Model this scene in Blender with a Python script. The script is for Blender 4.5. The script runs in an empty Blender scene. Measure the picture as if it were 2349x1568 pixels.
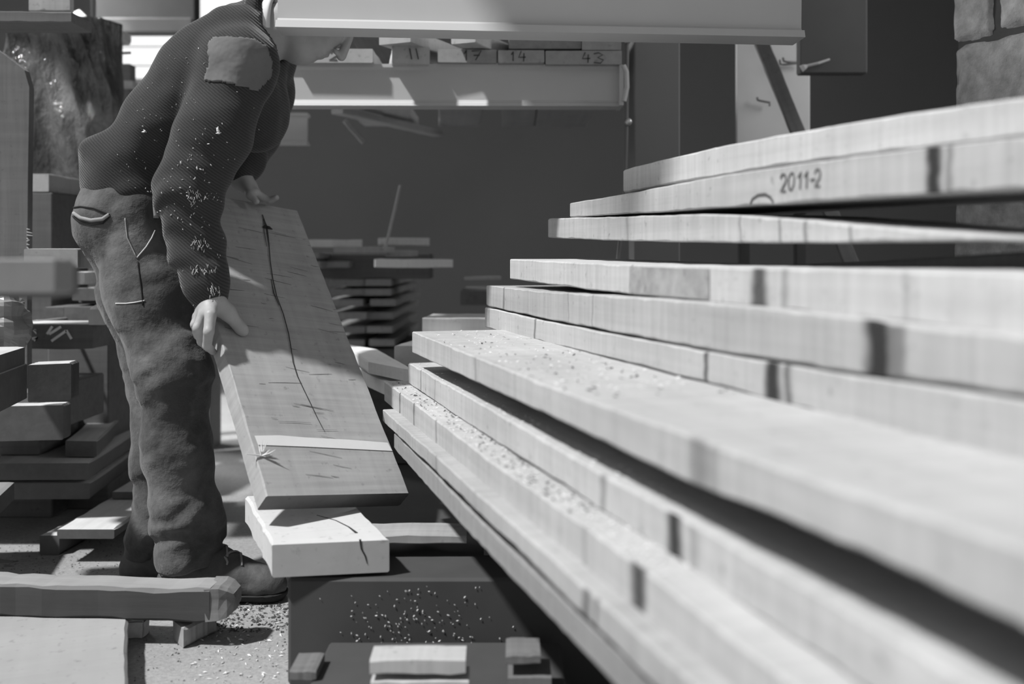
import bpy, math, random
import numpy as np
from mathutils import Vector, Matrix, noise
from mathutils.bvhtree import BVHTree

C = bpy.context.scene
COL = C.collection
rnd = random.Random(7)

# ------------------------------------------------------------------ camera, world, sun, exposure
CX, HZ, F, CAMZ = 1174.5, 590.0, 2349 * 35 / 36, 0.85   # a levelled 35 mm lens, horizon row 590 of the 2349 x 1568 frame
cam = bpy.data.cameras.new('camera'); cam_o = bpy.data.objects.new('camera', cam); COL.objects.link(cam_o)
cam.lens = 35; cam.sensor_width = 36; cam.sensor_fit = 'HORIZONTAL'
cam.shift_y = -(784 - HZ) / 2349
cam_o.location = (0, 0, CAMZ); cam_o.rotation_euler = (math.pi / 2, 0, 0)
cam.dof.use_dof = True; cam.dof.focus_distance = 2.42; cam.dof.aperture_fstop = 2.0
cam.clip_start = 0.02; cam.clip_end = 60
C.camera = cam_o
C.view_settings.view_transform = 'Standard'; C.view_settings.look = 'None'
C.view_settings.exposure = 0.0; C.view_settings.gamma = 1.0; C.view_settings.use_curve_mapping = False
C.cycles.use_denoising = True
C.cycles.max_bounces = 8; C.cycles.diffuse_bounces = 5
W = bpy.data.worlds.new('world'); C.world = W; W.use_nodes = True
W.node_tree.nodes['Background'].inputs[0].default_value = (1, 1, 1, 1)
W.node_tree.nodes['Background'].inputs[1].default_value = 0.30

def V(*a): return Vector(a)
def lamp(name, kind, energy, loc, toward, size=1, size_y=None):
    d = bpy.data.lights.new(name, kind); d.energy = energy
    o = bpy.data.objects.new(name, d); COL.objects.link(o); o.location = loc
    o.rotation_euler = (-(Vector(toward))).to_track_quat('Z', 'Y').to_euler()
    if kind == 'AREA':
        d.shape = 'RECTANGLE'; d.size = size; d.size_y = size_y or size
    return o
SUN = V(-0.48, -0.27, 0.835).normalized()
s_ = lamp('daylight_sun', 'SUN', 4.9, (-4, -2, 6), -SUN); s_.data.angle = math.radians(3.0)
lamp('panel_fill_light', 'AREA', 22, (2.5, 2.9, 2.3), V(-1.6, .8, -.7), .9, .9)  # added unseen light that brightens the sheet panel
lamp('rear_window_light', 'AREA', 110, (-2.9, 5.0, 2.4), V(1.5, -1.8, -1.6), 1.4, 1.0)

# ------------------------------------------------------------------ helpers
def P(px, py, D): return V((px - CX) / F * D, D, CAMZ - (py - HZ) / F * D)
def ray(px, py): return V((px - CX) / F, 1, -(py - HZ) / F)
def on_plane(px, py, p0, n):
    r = ray(px, py); o = V(0, 0, CAMZ)
    return o + r * ((p0 - o).dot(n) / r.dot(n))
def to_px(p): return (CX + p.x / p.y * F, HZ + (CAMZ - p.z) / p.y * F)

def mesh_obj(name, verts, faces, m, parent=None, smooth=False):
    me = bpy.data.meshes.new(name); me.from_pydata([tuple(v) for v in verts], [], faces); me.update()
    if smooth: me.polygons.foreach_set('use_smooth', [True] * len(me.polygons))
    o = bpy.data.objects.new(name, me); COL.objects.link(o)
    if m: me.materials.append(m)
    if parent: o.parent = parent
    return o
def tag(o, label, cat, group=None, kind=None):
    o['label'] = label
    if cat: o['category'] = cat
    if group: o['group'] = group
    if kind: o['kind'] = kind
    return o
def empty(name, loc, label, cat, group=None):
    o = bpy.data.objects.new(name, None); COL.objects.link(o); o.location = loc; o.empty_display_size = .1
    return tag(o, label, cat, group)
def into(o, parent):
    """parent o while keeping where it stands in the world"""
    bpy.context.view_layer.update()
    o.parent = parent; o.matrix_parent_inverse = parent.matrix_world.inverted()
    return o
def struct(o): o['kind'] = 'structure'; return o

class MB:
    """collects boxes, tubes and ribbons into one mesh"""
    def __init__(s): s.v = []; s.f = []
    def add(s, vs, fs):
        b = len(s.v); s.v += [Vector(v) for v in vs]; s.f += [tuple(i + b for i in f) for f in fs]
    def box(s, lo, hi, M=None):
        x0, y0, z0 = lo; x1, y1, z1 = hi
        vs = [V(x, y, z) for z in (z0, z1) for y in (y0, y1) for x in (x0, x1)]
        if M: vs = [M @ v for v in vs]
        s.add(vs, [(0, 2, 3, 1), (4, 5, 7, 6), (0, 1, 5, 4), (2, 6, 7, 3), (0, 4, 6, 2), (1, 3, 7, 5)])
    def cham(s, lo, hi, c=.004, M=None):
        x0, y0, z0 = lo; x1, y1, z1 = hi
        sec = [(y0 + c, z0), (y1 - c, z0), (y1, z0 + c), (y1, z1 - c), (y1 - c, z1), (y0 + c, z1), (y0, z1 - c), (y0, z0 + c)]
        cy, cz = (y0 + y1) / 2, (z0 + z1) / 2
        vs = []
        for x, k in ((x0, 1), (x0 + c, 0), (x1 - c, 0), (x1, 1)):
            for y, z in sec:
                if k: y += c * (1 if y < cy else -1) * .8; z += c * (1 if z < cz else -1) * .8
                vs.append(V(x, y, z))
        if M: vs = [M @ v for v in vs]
        fs = [tuple(range(8)), tuple(reversed(range(24, 32)))]
        for r in range(3):
            for i in range(8):
                j = (i + 1) % 8
                fs.append((r * 8 + i, r * 8 + 8 + i, r * 8 + 8 + j, r * 8 + j))
        s.add(vs, fs)
    def tube(s, pts, rad, n=8):
        pts = [Vector(p) for p in pts]; rs = rad if isinstance(rad, (list, tuple)) else [rad] * len(pts)
        b = len(s.v); prev = None
        for i, p in enumerate(pts):
            t = (pts[min(i + 1, len(pts) - 1)] - pts[max(i - 1, 0)]).normalized()
            u = t.orthogonal().normalized() if prev is None else (prev - t * prev.dot(t)).normalized()
            prev = u; w = t.cross(u)
            for k in range(n):
                a = 2 * math.pi * k / n
                s.v.append(p + (u * math.cos(a) + w * math.sin(a)) * rs[i])
        for i in range(len(pts) - 1):
            for k in range(n):
                q = (k + 1) % n
                s.f.append((b + i * n + k, b + i * n + q, b + i * n + n + q, b + i * n + n + k))
        s.f.append(tuple(b + k for k in reversed(range(n)))); e = b + (len(pts) - 1) * n
        s.f.append(tuple(e + k for k in range(n)))
    def ribbon(s, pts, w, nrm, th=.0006):
        """thin solid stroke lying on a face whose outward normal is nrm"""
        pts = [Vector(p) for p in pts]; nrm = Vector(nrm).normalized(); b = len(s.v)
        ws = w if isinstance(w, (list, tuple)) else [w] * len(pts)
        for i, p in enumerate(pts):
            t = (pts[min(i + 1, len(pts) - 1)] - pts[max(i - 1, 0)]).normalized()
            side = t.cross(nrm).normalized() * ws[i] / 2
            s.v += [p - side, p + side, p + side + nrm * th, p - side + nrm * th]
        for i in range(len(pts) - 1):
            for k in range(4):
                q = (k + 1) % 4
                s.f.append((b + i * 4 + k, b + i * 4 + q, b + i * 4 + 4 + q, b + i * 4 + 4 + k))
        e = b + (len(pts) - 1) * 4
        s.f += [(b + 3, b + 2, b + 1, b), (e, e + 1, e + 2, e + 3)]
    def build(s, name, m, parent=None, smooth=False): return mesh_obj(name, s.v, s.f, m, parent, smooth)

# ------------------------------------------------------------------ materials (the photograph is black and white)
def g(v): return (v, v, v, 1)
class NT:
    def __init__(s, name):
        s.m = bpy.data.materials.new(name); s.m.use_nodes = True; s.t = s.m.node_tree; s.b = s.t.nodes['Principled BSDF']
        s.b.inputs['Specular IOR Level'].default_value = .25
    def n(s, ty, **k):
        x = s.t.nodes.new(ty)
        for a, b in k.items(): setattr(x, a, b)
        return x
    def l(s, a, b): s.t.links.new(a, b)
    def math(s, op, a, b=None, clamp=False):
        x = s.n('ShaderNodeMath', operation=op, use_clamp=clamp)
        for i, q in enumerate((a, b)):
            if q is None: continue
            if isinstance(q, (int, float)): x.inputs[i].default_value = q
            else: s.l(q, x.inputs[i])
        return x.outputs[0]
    def noise(s, vec, scale, detail=3, rough=.55, st=None):
        if st:
            mp = s.n('ShaderNodeMapping'); mp.inputs['Scale'].default_value = st; s.l(vec, mp.inputs[0]); vec = mp.outputs[0]
        x = s.n('ShaderNodeTexNoise'); x.inputs['Scale'].default_value = scale; x.inputs['Detail'].default_value = detail
        x.inputs['Roughness'].default_value = rough; s.l(vec, x.inputs['Vector']); return x.outputs[0]
    def coords(s):
        tc = s.n('ShaderNodeTexCoord'); oi = s.n('ShaderNodeObjectInfo')
        cmb = s.n('ShaderNodeCombineXYZ')
        for i, k in enumerate((31.0, 17.0, 9.0)): s.l(s.math('MULTIPLY', oi.outputs['Random'], k), cmb.inputs[i])
        ad = s.n('ShaderNodeVectorMath', operation='ADD'); s.l(tc.outputs['Object'], ad.inputs[0]); s.l(cmb.outputs[0], ad.inputs[1])
        return tc.outputs['Object'], ad.outputs[0]
    def col(s, val):
        cl = s.math('MAXIMUM', val, 0.004)
        c = s.n('ShaderNodeCombineColor')
        for i in range(3): s.l(cl, c.inputs[i])
        s.l(c.outputs[0], s.b.inputs['Base Color'])
    def bump(s, h, strength=.3, dist=.002):
        b = s.n('ShaderNodeBump'); b.inputs['Strength'].default_value = strength; b.inputs['Distance'].default_value = dist
        s.l(h, b.inputs['Height']); s.l(b.outputs[0], s.b.inputs['Normal'])

def wood(name, base=.55, grain=.25, blotch=.3, saw=.12, stains=(), endgrain=1.0, rough=.75):
    """sawn wood, local x runs along the board; stains = (x, width, darkness) bands across it"""
    t = NT(name); raw, p = t.coords()
    gr = t.noise(p, 1, 6, .6, (1.3, 42, 42)); bl = t.noise(p, 3.2, 4, .6); sw = t.noise(p, 1, 2, .5, (85, 4, 4))
    spec = t.noise(p, 60, 2, .5)
    v = t.math('MULTIPLY', t.math('SUBTRACT', gr, .5), grain * 2)
    v = t.math('ADD', v, t.math('MULTIPLY', t.math('SUBTRACT', bl, .5), blotch * 2))
    v = t.math('ADD', v, t.math('MULTIPLY', t.math('SUBTRACT', sw, .5), saw * 2))
    v = t.math('SUBTRACT', v, t.math('MULTIPLY', t.math('MULTIPLY', t.math('SUBTRACT', spec, .64, True), 5.0, True), .4))
    v = t.math('ADD', v, 1.0)
    if stains:
        sx = t.n('ShaderNodeSeparateXYZ'); t.l(raw, sx.inputs[0])
        wob = t.math('MULTIPLY', t.math('SUBTRACT', t.noise(raw, 14, 3), .5), .03)
        x = t.math('ADD', sx.outputs[0], wob)
        for c, w, d in stains:
            a = t.math('DIVIDE', t.math('ABSOLUTE', t.math('SUBTRACT', x, c)), w)
            a = t.math('MULTIPLY', t.math('SUBTRACT', 1.5, a, True), d, True)
            a = t.math('MULTIPLY', a, t.math('LESS_THAN', sx.outputs[1], .0022))
            v = t.math('MULTIPLY', v, t.math('SUBTRACT', 1.0, a))
    v = t.math('MULTIPLY', v, base)
    if endgrain != 1.0:   # darker sawn ends
        sx2 = t.n('ShaderNodeSeparateXYZ'); tc = t.n('ShaderNodeTexCoord'); t.l(tc.outputs['Normal'], sx2.inputs[0])
        e = t.math('MULTIPLY', t.math('SUBTRACT', t.math('ABSOLUTE', sx2.outputs[0]), .7, True), 3.5, True)
        v = t.math('MULTIPLY', v, t.math('SUBTRACT', 1.0, t.math('MULTIPLY', e, 1 - endgrain)))
    t.col(v); t.b.inputs['Roughness'].default_value = rough
    t.bump(t.math('ADD', gr, sw), .25, .0015)
    return t.m
def plain(name, base, rough=.7, amp=.15, scale=6, metal=0, bump=0, spec=.25):
    t = NT(name); raw, p = t.coords(); nz = t.noise(p, scale, 4, .6)
    t.col(t.math('MULTIPLY', t.math('ADD', t.math('MULTIPLY', t.math('SUBTRACT', nz, .5), amp * 2), 1.0), base))
    t.b.inputs['Roughness'].default_value = rough; t.b.inputs['Metallic'].default_value = metal
    t.b.inputs['Specular IOR Level'].default_value = spec
    if bump: t.bump(t.noise(p, scale * 6, 4, .6), bump, .003)
    return t.m

def sunlit(name, side=.125, top=.56):
    """timber with sun and shade put into its colour: pale upper face, dark sides"""
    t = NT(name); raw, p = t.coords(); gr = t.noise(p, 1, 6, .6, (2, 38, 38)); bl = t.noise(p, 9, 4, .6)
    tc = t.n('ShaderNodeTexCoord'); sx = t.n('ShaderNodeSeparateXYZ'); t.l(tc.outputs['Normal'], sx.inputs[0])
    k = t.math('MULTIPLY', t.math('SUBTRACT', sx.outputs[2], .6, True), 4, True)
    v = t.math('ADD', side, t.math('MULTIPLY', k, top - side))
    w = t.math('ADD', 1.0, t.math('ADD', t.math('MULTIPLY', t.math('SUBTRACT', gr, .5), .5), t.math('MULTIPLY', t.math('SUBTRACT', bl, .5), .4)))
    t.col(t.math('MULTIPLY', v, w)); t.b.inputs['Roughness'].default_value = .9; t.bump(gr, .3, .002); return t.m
M = {}
M['sunlit'] = sunlit('lit_top_timber')  # pale tops stand for sun, dark sides for shade
M['platform'] = plain('black_platform_steel', .065, .7, .3, 5)
M['pale'] = wood('pale_sawn_wood', .46, .16, .20, .10)
M['grey'] = wood('grey_sawn_wood', .34, .22, .25, .12)
M['dark_ended'] = wood('dark_ended_timber', .58, .2, .22, .10, endgrain=.22)
M['old'] = wood('old_dark_timber', .16, .35, .35, .1)
M['bark'] = wood('blackened_timber', .14, .35, .3, .1)
M['held'] = wood('scuffed_board', .36, .16, .22, .2, endgrain=.35)
M['block'] = wood('clean_block', .56, .07, .10, .06, endgrain=.72)
M['steel'] = plain('painted_steel', .54, .45, .08, 3)
M['black'] = plain('black_steel', .18, .6, .3, 5)
M['blackwall'] = plain('dark_wall', .22, .9, .1, 1)  # even dark tone for walls, roof and rack post
M['ink'] = plain('black_marker', .03, .8, .1, 40)
M['inkgrey'] = plain('pencil_marking', .09, .8, .3, 40)
M['paint'] = plain('white_spray_paint', .8, .8, .25, 30)
M['sheet'] = plain('white_sheet_panel', .72, .6, .12, 4)
M['concrete'] = plain('rough_concrete', .52, .95, .75, 22, bump=1.0)
M['shirt'] = plain('white_cotton', .85, .9, .05, 20)
M['skin'] = plain('skin', .38, .5, .14, 45, bump=.12, spec=.4)
M['hair'] = plain('grey_hair', .16, .7, .4, 60)
M['rubber'] = plain('black_rubber', .03, .8, .2, 30)
M['leather'] = plain('worn_leather', .10, .6, .5, 25, bump=.3)
M['lace'] = plain('boot_lace', .32, .8, .2, 60)
M['thread'] = plain('pale_thread', .6, .9, .2, 60)
M['bolt'] = plain('bright_bolt', .75, .3, .1, 20, metal=.6)
M['chip'] = plain('wood_chip', .70, .9, .35, 40)
M['darkchip'] = plain('dark_bark_chip', .08, .9, .3, 40)
def plastic():
    t = NT('clear_plastic_wrap'); raw, p = t.coords()
    nz = t.noise(p, 5, 5, .6)
    t.col(t.math('MULTIPLY', t.math('MAXIMUM', t.math('SUBTRACT', nz, .28), .02), .62))
    t.b.inputs['Roughness'].default_value = .14; t.b.inputs['Specular IOR Level'].default_value = .9
    t.bump(t.noise(p, 11, 5, .65, (1, 1, .45)), 1.0, .04)
    return t.m
M['plastic'] = plastic()
def floor_mat():
    t = NT('dusty_concrete_floor'); raw, p = t.coords()
    a = t.noise(p, 1.6, 4); b = t.noise(p, 55, 4, .7); c = t.noise(p, 140, 2, .6)
    dark = t.math('MULTIPLY', t.math('SUBTRACT', b, .58, True), 3.0, True)
    v = t.math('ADD', .30, t.math('MULTIPLY', t.math('SUBTRACT', a, .5), .22))
    v = t.math('ADD', v, t.math('MULTIPLY', t.math('SUBTRACT', c, .5), .22))
    v = t.math('SUBTRACT', v, t.math('MULTIPLY', dark, .20))
    t.col(v); t.b.inputs['Roughness'].default_value = .95; t.bump(b, .6, .004); return t.m
M['floor'] = floor_mat()
def knit():
    t = NT('ribbed_knit'); raw, p = t.coords()
    mp = t.n('ShaderNodeMapping'); mp.inputs['Rotation'].default_value = (0, math.radians(50), 0); t.l(raw, mp.inputs[0])
    w = t.n('ShaderNodeTexWave'); w.bands_direction = 'X'; w.inputs['Scale'].default_value = 52; w.inputs['Distortion'].default_value = 1.2
    w.inputs['Detail Scale'].default_value = 3; t.l(mp.outputs[0], w.inputs['Vector'])
    nz = t.noise(p, 260, 3, .7); lint = t.math('MULTIPLY', t.math('SUBTRACT', nz, .67, True), 6.0, True)
    v = t.math('ADD', .040, t.math('MULTIPLY', w.outputs[1], .024))
    v = t.math('ADD', v, t.math('MULTIPLY', lint, .12))
    t.col(v); t.b.inputs['Roughness'].default_value = 1; t.bump(w.outputs[1], .4, .003)
    t.b.inputs['Sheen Weight'].default_value = .22; t.b.inputs['Sheen Roughness'].default_value = .4
    t.b.inputs['Specular IOR Level'].default_value = .05
    return t.m
M['knit'] = knit()
def denim():
    t = NT('worn_denim'); raw, p = t.coords()
    a = t.noise(p, 7, 5, .62); b = t.noise(p, 300, 2, .6)
    sp = t.math('MULTIPLY', t.math('SUBTRACT', t.noise(p, 38, 3, .6), .70, True), 6, True)
    v = t.math('ADD', .045, t.math('MULTIPLY', t.math('SUBTRACT', a, .42, True), .36))
    v = t.math('ADD', v, t.math('MULTIPLY', b, .02)); v = t.math('ADD', v, t.math('MULTIPLY', sp, .12))
    t.col(v); t.b.inputs['Roughness'].default_value = .85; t.bump(t.noise(p, 16, 5, .6), .7, .012)
    t.b.inputs['Sheen Weight'].default_value = .15
    return t.m
M['denim'] = denim()
def canvas():
    t = NT('shoulder_canvas'); raw, p = t.coords(); a = t.noise(p, 9, 4)
    t.col(t.math('ADD', .15, t.math('MULTIPLY', t.math('SUBTRACT', a, .5), .14)))
    t.b.inputs['Roughness'].default_value = .8; t.bump(t.noise(p, 12, 3, .5), .8, .015); return t.m
M['canvas'] = canvas()
def emit(name, s):
    m = bpy.data.materials.new(name); m.use_nodes = True; nt = m.node_tree; b = nt.nodes['Principled BSDF']
    b.inputs['Base Color'].default_value = g(.8); b.inputs['Emission Color'].default_value = g(1); b.inputs['Emission Strength'].default_value = s
    return m
M['daylight'] = emit('bright_window_daylight', .95)

# ------------------------------------------------------------------ boards
def board_geo(L, Wd, prof, seed, cham=.0025, rough=.0012, n=None):
    """board along local x; prof = [(x, z_top, z_bottom), ...]; left face in the plane y = 0, body to y = Wd"""
    r = random.Random(seed); xs = sorted(set([p[0] for p in prof] + [L * i / (n or max(6, int(L / .03))) for i in range((n or max(6, int(L / .03))) + 1)]))
    xs = [x for x in xs if 0 <= x <= L]
    def ip(x):
        for a, b in zip(prof, prof[1:]):
            if x <= b[0] + 1e-9:
                t = 0 if b[0] == a[0] else (x - a[0]) / (b[0] - a[0])
                return a[1] + (b[1] - a[1]) * t, a[2] + (b[2] - a[2]) * t
        return prof[-1][1:]
    sm = lambda x, d: sum(ip(min(max(x + k * d, 0), L))[0] for k in (-2, -1, 0, 1, 2)) / 5, 
    vs = []; fs = []; off = r.random() * 100
    for i, x in enumerate(xs):
        zt, zb = ip(x)
        if 0 < i < len(xs) - 1 and len(prof) > 2:
            d = .05; q = [ip(min(max(x + k * d, 0), L)) for k in (-2, -1, 0, 1, 2)]
            if x > 2 * d and x < L - 2 * d: zt = sum(a[0] for a in q) / 5; zb = sum(a[1] for a in q) / 5
        nz = lambda k: noise.noise(V(x * 9 + off, k * 7.3, off)) * rough * 1.6 + (r.random() - .5) * rough
        c = [max(.0006, cham * .6 + abs(nz(k)) + cham * .7 * r.random() * (r.random() < .35)) for k in range(4)]
        e = .0 if 0 < i < len(xs) - 1 else cham
        y0, y1 = nz(5) + e * 0, Wd + nz(6); zt += nz(7) - e * .3; zb += nz(8) + e * .3
        xx = x
        vs += [V(xx, y0 + c[0], zb), V(xx, y1 - c[1], zb), V(xx, y1, zb + c[1]), V(xx, y1, zt - c[2]),
               V(xx, y1 - c[2], zt), V(xx, y0 + c[3], zt), V(xx, y0, zt - c[3]), V(xx, y0, zb + c[0])]
    for i in range(len(xs) - 1):
        for k in range(8):
            q = (k + 1) % 8
            fs.append((i * 8 + k, i * 8 + 8 + k, i * 8 + 8 + q, i * 8 + q))
    fs.append(tuple(range(8))); e = (len(xs) - 1) * 8; fs.append(tuple(e + k for k in reversed(range(8))))
    return vs, fs
_seed = [11]
def make_board(name, label, cat, origin, xdir, L, Wd, T, m, group=None, up=(0, 0, 1), prof=None, parent=None, cham=.0025, rough=.0012, n=None):
    """origin = the top-left edge at local x = 0"""
    _seed[0] += 1
    vs, fs = board_geo(L, Wd, prof or [(0, 0, -T), (L, 0, -T)], _seed[0], cham, rough, n)
    o = mesh_obj(name, vs, fs, m)
    X = Vector(xdir).normalized(); Y = Vector(up).cross(X).normalized(); Z = X.cross(Y)
    o.matrix_world = Matrix((X, Y, Z)).transposed().to_4x4(); o.location = origin
    tag(o, label, cat, group)
    return o
def end_board(name, label, x0, x1, yt, yb, D, length, m, yaw=0, group=None, cat='plank', **k):
    """a board lying away from the camera: its near end face spans x0..x1, yt..yb at depth D"""
    a = math.radians(yaw); X = V(math.sin(a), -math.cos(a), 0); q = P(x0, yt, D)
    return make_board(name, label, cat, q - X * length, X, length, (x1 - x0) / F * D, (yb - yt) / F * D, m, group, **k)
def side_board(name, label, x0, x1, yt, yb, D, depth, m, yaw=0, group=None, cat='plank', **k):
    """a board lying across the view: its long face spans x0..x1, yt..yb at depth D"""
    a = math.radians(yaw); X = V(math.cos(a), math.sin(a), 0)
    return make_board(name, label, cat, P(x0, yt, D), X, (x1 - x0) / F * D, depth, (yb - yt) / F * D, m, group, **k)

# ------------------------------------------------------------------ the setting
b = MB(); b.box((-7, -2, -.1), (5, 10, 0)); struct(b.build('floor', M['floor']))
b = MB(); b.box((-7, 8.0, 0), (5, 8.2, 4)); struct(b.build('wall_back', M['blackwall']))
b = MB(); b.box((3.6, 2.6, 0), (3.8, 8.2, 4)); struct(b.build('wall_right', M['blackwall']))
b = MB()
b.box((-.95, 1.45, 3.0), (3.8, 2.95, 3.08)); b.box((-2.55, 2.95, 3.0), (3.8, 8.2, 3.08)); b.box((-7, 5.2, 3.0), (-2.55, 8.2, 3.08))  # unseen panels, outline chosen to shade the rack and steel beam
struct(b.build('shade_ceiling', M['blackwall']))
# window in the back wall, upper left
wl, wr, wt, wb_ = P(265, 0, 7.9).x, P(560, 0, 7.9).x, 2.98, P(0, 180, 7.9).z
b = MB(); b.box((wl, 7.93, wb_), (wr, 7.97, wt)); win = struct(b.build('window_1', M['daylight']))
b = MB()
b.box((wl - .06, 7.9, wb_ - .06), (wr + .06, 7.99, wb_)); b.box((wl - .06, 7.9, wb_), (wl, 7.99, wt)); b.box((wr, 7.9, wb_), (wr + .06, 7.99, wt))
for yy in (106, 150): z = P(0, yy, 7.9).z; b.box((wl, 7.915, z - .006), (wr, 7.93, z + .006))
b.build('window_frame', M['sheet'], win)

# ------------------------------------------------------------------ the tall stack of thick planks on the right
DV = V((500 - CX) / F, 1, 0); DL = DV.length; DIR = DV / DL     # the planks run away along this line
def stack_plank(name, label, u, pts, Wd, m=None, stains=(), base=.62, group='thick planks of the right stack', end=.16):
    Df = u * F / (pts[0][0] - 500)
    far = P(pts[0][0], pts[0][1], Df)
    def sec(px, yt, yb):
        D = u * F / (px - 500); return ((Df - D) * DL, CAMZ - (yt - HZ) / F * D - far.z, CAMZ - (yb - HZ) / F * D - far.z)
    prof = [sec(*p) for p in pts]
    L = (Df - end) * DL; a, b_ = prof[-2], prof[-1]
    if L > b_[0]:
        k = (L - b_[0]) / (b_[0] - a[0]); prof.append((L, b_[1] + (b_[1] - a[1]) * k, b_[2] + (b_[2] - a[2]) * k))
    st = [((Df - u * F / (px - 500)) * DL, w, min(.92, d * 1.3)) for px, w, d in stains]
    m = m or wood(name + '_wood', base * .73, .22, .24, .20, st)
    o = make_board(name, label, 'plank', far, -DIR, L, Wd, 0, m, group, prof=prof, cham=.003, rough=.0009)
    o['_u'] = u; o['_Df'] = Df
    return o
def stack_pt(o, px, py, off=.0008):
    u = o['_u']; D = u * F / (px - 500); nrm = V(-DV.y, DV.x, 0).normalized()
    return P(px, py, D) + nrm * off, nrm

pI = stack_plank('plank', 'topmost pale plank of the right stack, with a chipped lower edge', .95,
                 [(1430, 388, 441), (1640, 338, 402), (1900, 290, 362), (2100, 258, 340), (2349, 222, 312), (2700, 166, 262)], .30, base=.70)
pH = stack_plank('plank', 'plank with 2011-2 written on its side, second from top of the right stack', .90,
                 [(1308, 465, 498), (1440, 444, 490), (1640, 404, 477), (1900, 366, 459), (2120, 338, 444), (2349, 312, 432), (2700, 268, 410)], .30,
                 stains=[(2143, .012, .75), (2176, .006, .35)], base=.58)
pG = stack_plank('plank', 'third plank from the top of the right stack, its side narrowing to the right', .877,
                 [(1258, 500, 545), (1420, 497, 552), (1640, 490, 556), (1760, 499, 556), (2000, 520, 555), (2200, 536, 553), (2349, 544, 552), (2700, 560, 572)], .26,
                 stains=[(1440, .005, .2), (1700, .004, .3), (1790, .004, .35), (1850, .004, .35), (1950, .004, .4)], base=.62)
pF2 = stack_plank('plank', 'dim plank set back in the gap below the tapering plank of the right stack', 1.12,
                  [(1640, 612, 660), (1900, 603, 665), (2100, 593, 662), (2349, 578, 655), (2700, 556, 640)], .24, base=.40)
pF = stack_plank('plank', 'plank with a dark sawn patch, below the wide gap of the right stack', .74,
                 [(1170, 594, 640), (1420, 607, 672), (1640, 613, 692), (1900, 616, 722), (2100, 621, 742), (2349, 628, 770), (2700, 640, 812)], .30,
                 stains=[(1450, .004, .4), (1742, .018, .62), (1800, .008, .25), (2080, .006, .2)], base=.68)
pE2 = stack_plank('plank', 'split-ended plank, upper of the touching pair in the middle of the right stack', .713,
                  [(1116, 654, 702), (1240, 668, 728), (1500, 685, 778), (1750, 704, 822), (2000, 735, 862), (2349, 772, 902), (2700, 812, 985)], .30,
                  stains=[(1155, .006, .4), (1303, .003, .25), (1360, .003, .3), (2015, .020, .8), (2060, .012, .4)], base=.54)
pE = stack_plank('plank', 'plank with two dark bars, lower of the touching pair in the right stack', .713,
                 [(1113, 704, 750), (1240, 734, 782), (1500, 784, 845), (1750, 829, 910), (2000, 868, 985), (2349, 912, 1106), (2700, 1000, 1205)], .30,
                 stains=[(1122, .003, .3), (1228, .006, .45), (1620, .006, .6), (1773, .016, .85), (1808, .008, .5)], base=.60)
pC = stack_plank('plank', 'wide plank with its broad dust-strewn top showing, middle of the right stack', .477,
                 [(946, 760, 809), (1100, 822, 880), (1300, 900, 970), (1600, 1004, 1119), (1844, 1095, 1200), (2100, 1176, 1325), (2349, 1258, 1446), (2700, 1372, 1610)], .50,
                 stains=[(1605, .020, .35), (1640, .010, .22), (1180, .004, .2), (1090, .008, .2)], base=.60)
pB = stack_plank('plank', 'plank directly under the broad-topped plank of the right stack', .49,
                 [(936, 831, 879), (1100, 924, 990), (1300, 1040, 1115), (1536, 1172, 1276), (1800, 1322, 1455), (2100, 1490, 1650), (2349, 1640, 1830)], .44,
                 stains=[(965, .005, .4), (997, .004, .3), (1545, .016, .75), (1590, .008, .25), (1385, .008, .3)], base=.62)
pA2 = stack_plank('plank', 'plank third from the bottom of the right stack, its top littered with sawdust', .44,
                  [(882, 873, 920), (1000, 962, 1025), (1150, 1075, 1150), (1470, 1295, 1402), (1800, 1560, 1698), (2100, 1780, 1950)], .46,
                  stains=[(917, .005, .65), (950, .006, .45), (1000, .006, .3), (1465, .018, .65), (1340, .006, .2)], base=.60)
pA1 = stack_plank('plank', 'thinner plank second from the bottom of the right stack', .41,
                  [(877, 938, 966), (1000, 1045, 1082), (1150, 1180, 1225), (1300, 1309, 1374), (1540, 1520, 1610), (1800, 1755, 1860)], .46,
                  stains=[(1000, .005, .3), (1345, .012, .45), (1368, .006, .4)], base=.52)
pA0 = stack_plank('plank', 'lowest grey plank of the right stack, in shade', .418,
                  [(905, 992, 1030), (1090, 1185, 1240), (1300, 1385, 1458), (1540, 1610, 1710), (1800, 1860, 1980)], .42, base=.36)

# pencil number on the side of the second plank, and a knot arc
num = MB()
def stroke_on(mb, o, pts, w):
    q = [stack_pt(o, x, y) for x, y in pts]; mb.ribbon([a for a, _ in q], w, q[0][1])
def glyph(ch, x, y, w, h, sl=0):
    G = {'2': [[(0, .25), (.25, .02), (.75, .02), (1, .25), (.9, .5), (.1, 1), (1, .97)]],
         '0': [[(.5, 0), (.1, .2), (0, .55), (.2, .95), (.6, 1), (.95, .7), (1, .3), (.8, .05), (.5, 0)]],
         '1': [[(.1, .35), (.6, 0), (.55, 1)]], '-': [[(.1, .55), (.9, .5)]],
         '7': [[(0, .05), (1, 0), (.4, 1)], [(.2, .5), (.85, .48)]],
         '4': [[(.35, 0), (0, .6), (1, .58)], [(.75, .2), (.7, 1)]],
         '3': [[(0, .1), (.5, 0), (.95, .2), (.4, .45), (1, .7), (.7, 1), (0, .92)]],
         'l': [[(.3, 0), (.7, 1)]], 'm': [[(0, .8), (.4, .55), (.6, .7), (1, .6)]]}
    return [[(x + (a + sl * (1 - b_)) * w, y + b_ * h) for a, b_ in s] for s in G[ch]]
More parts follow.
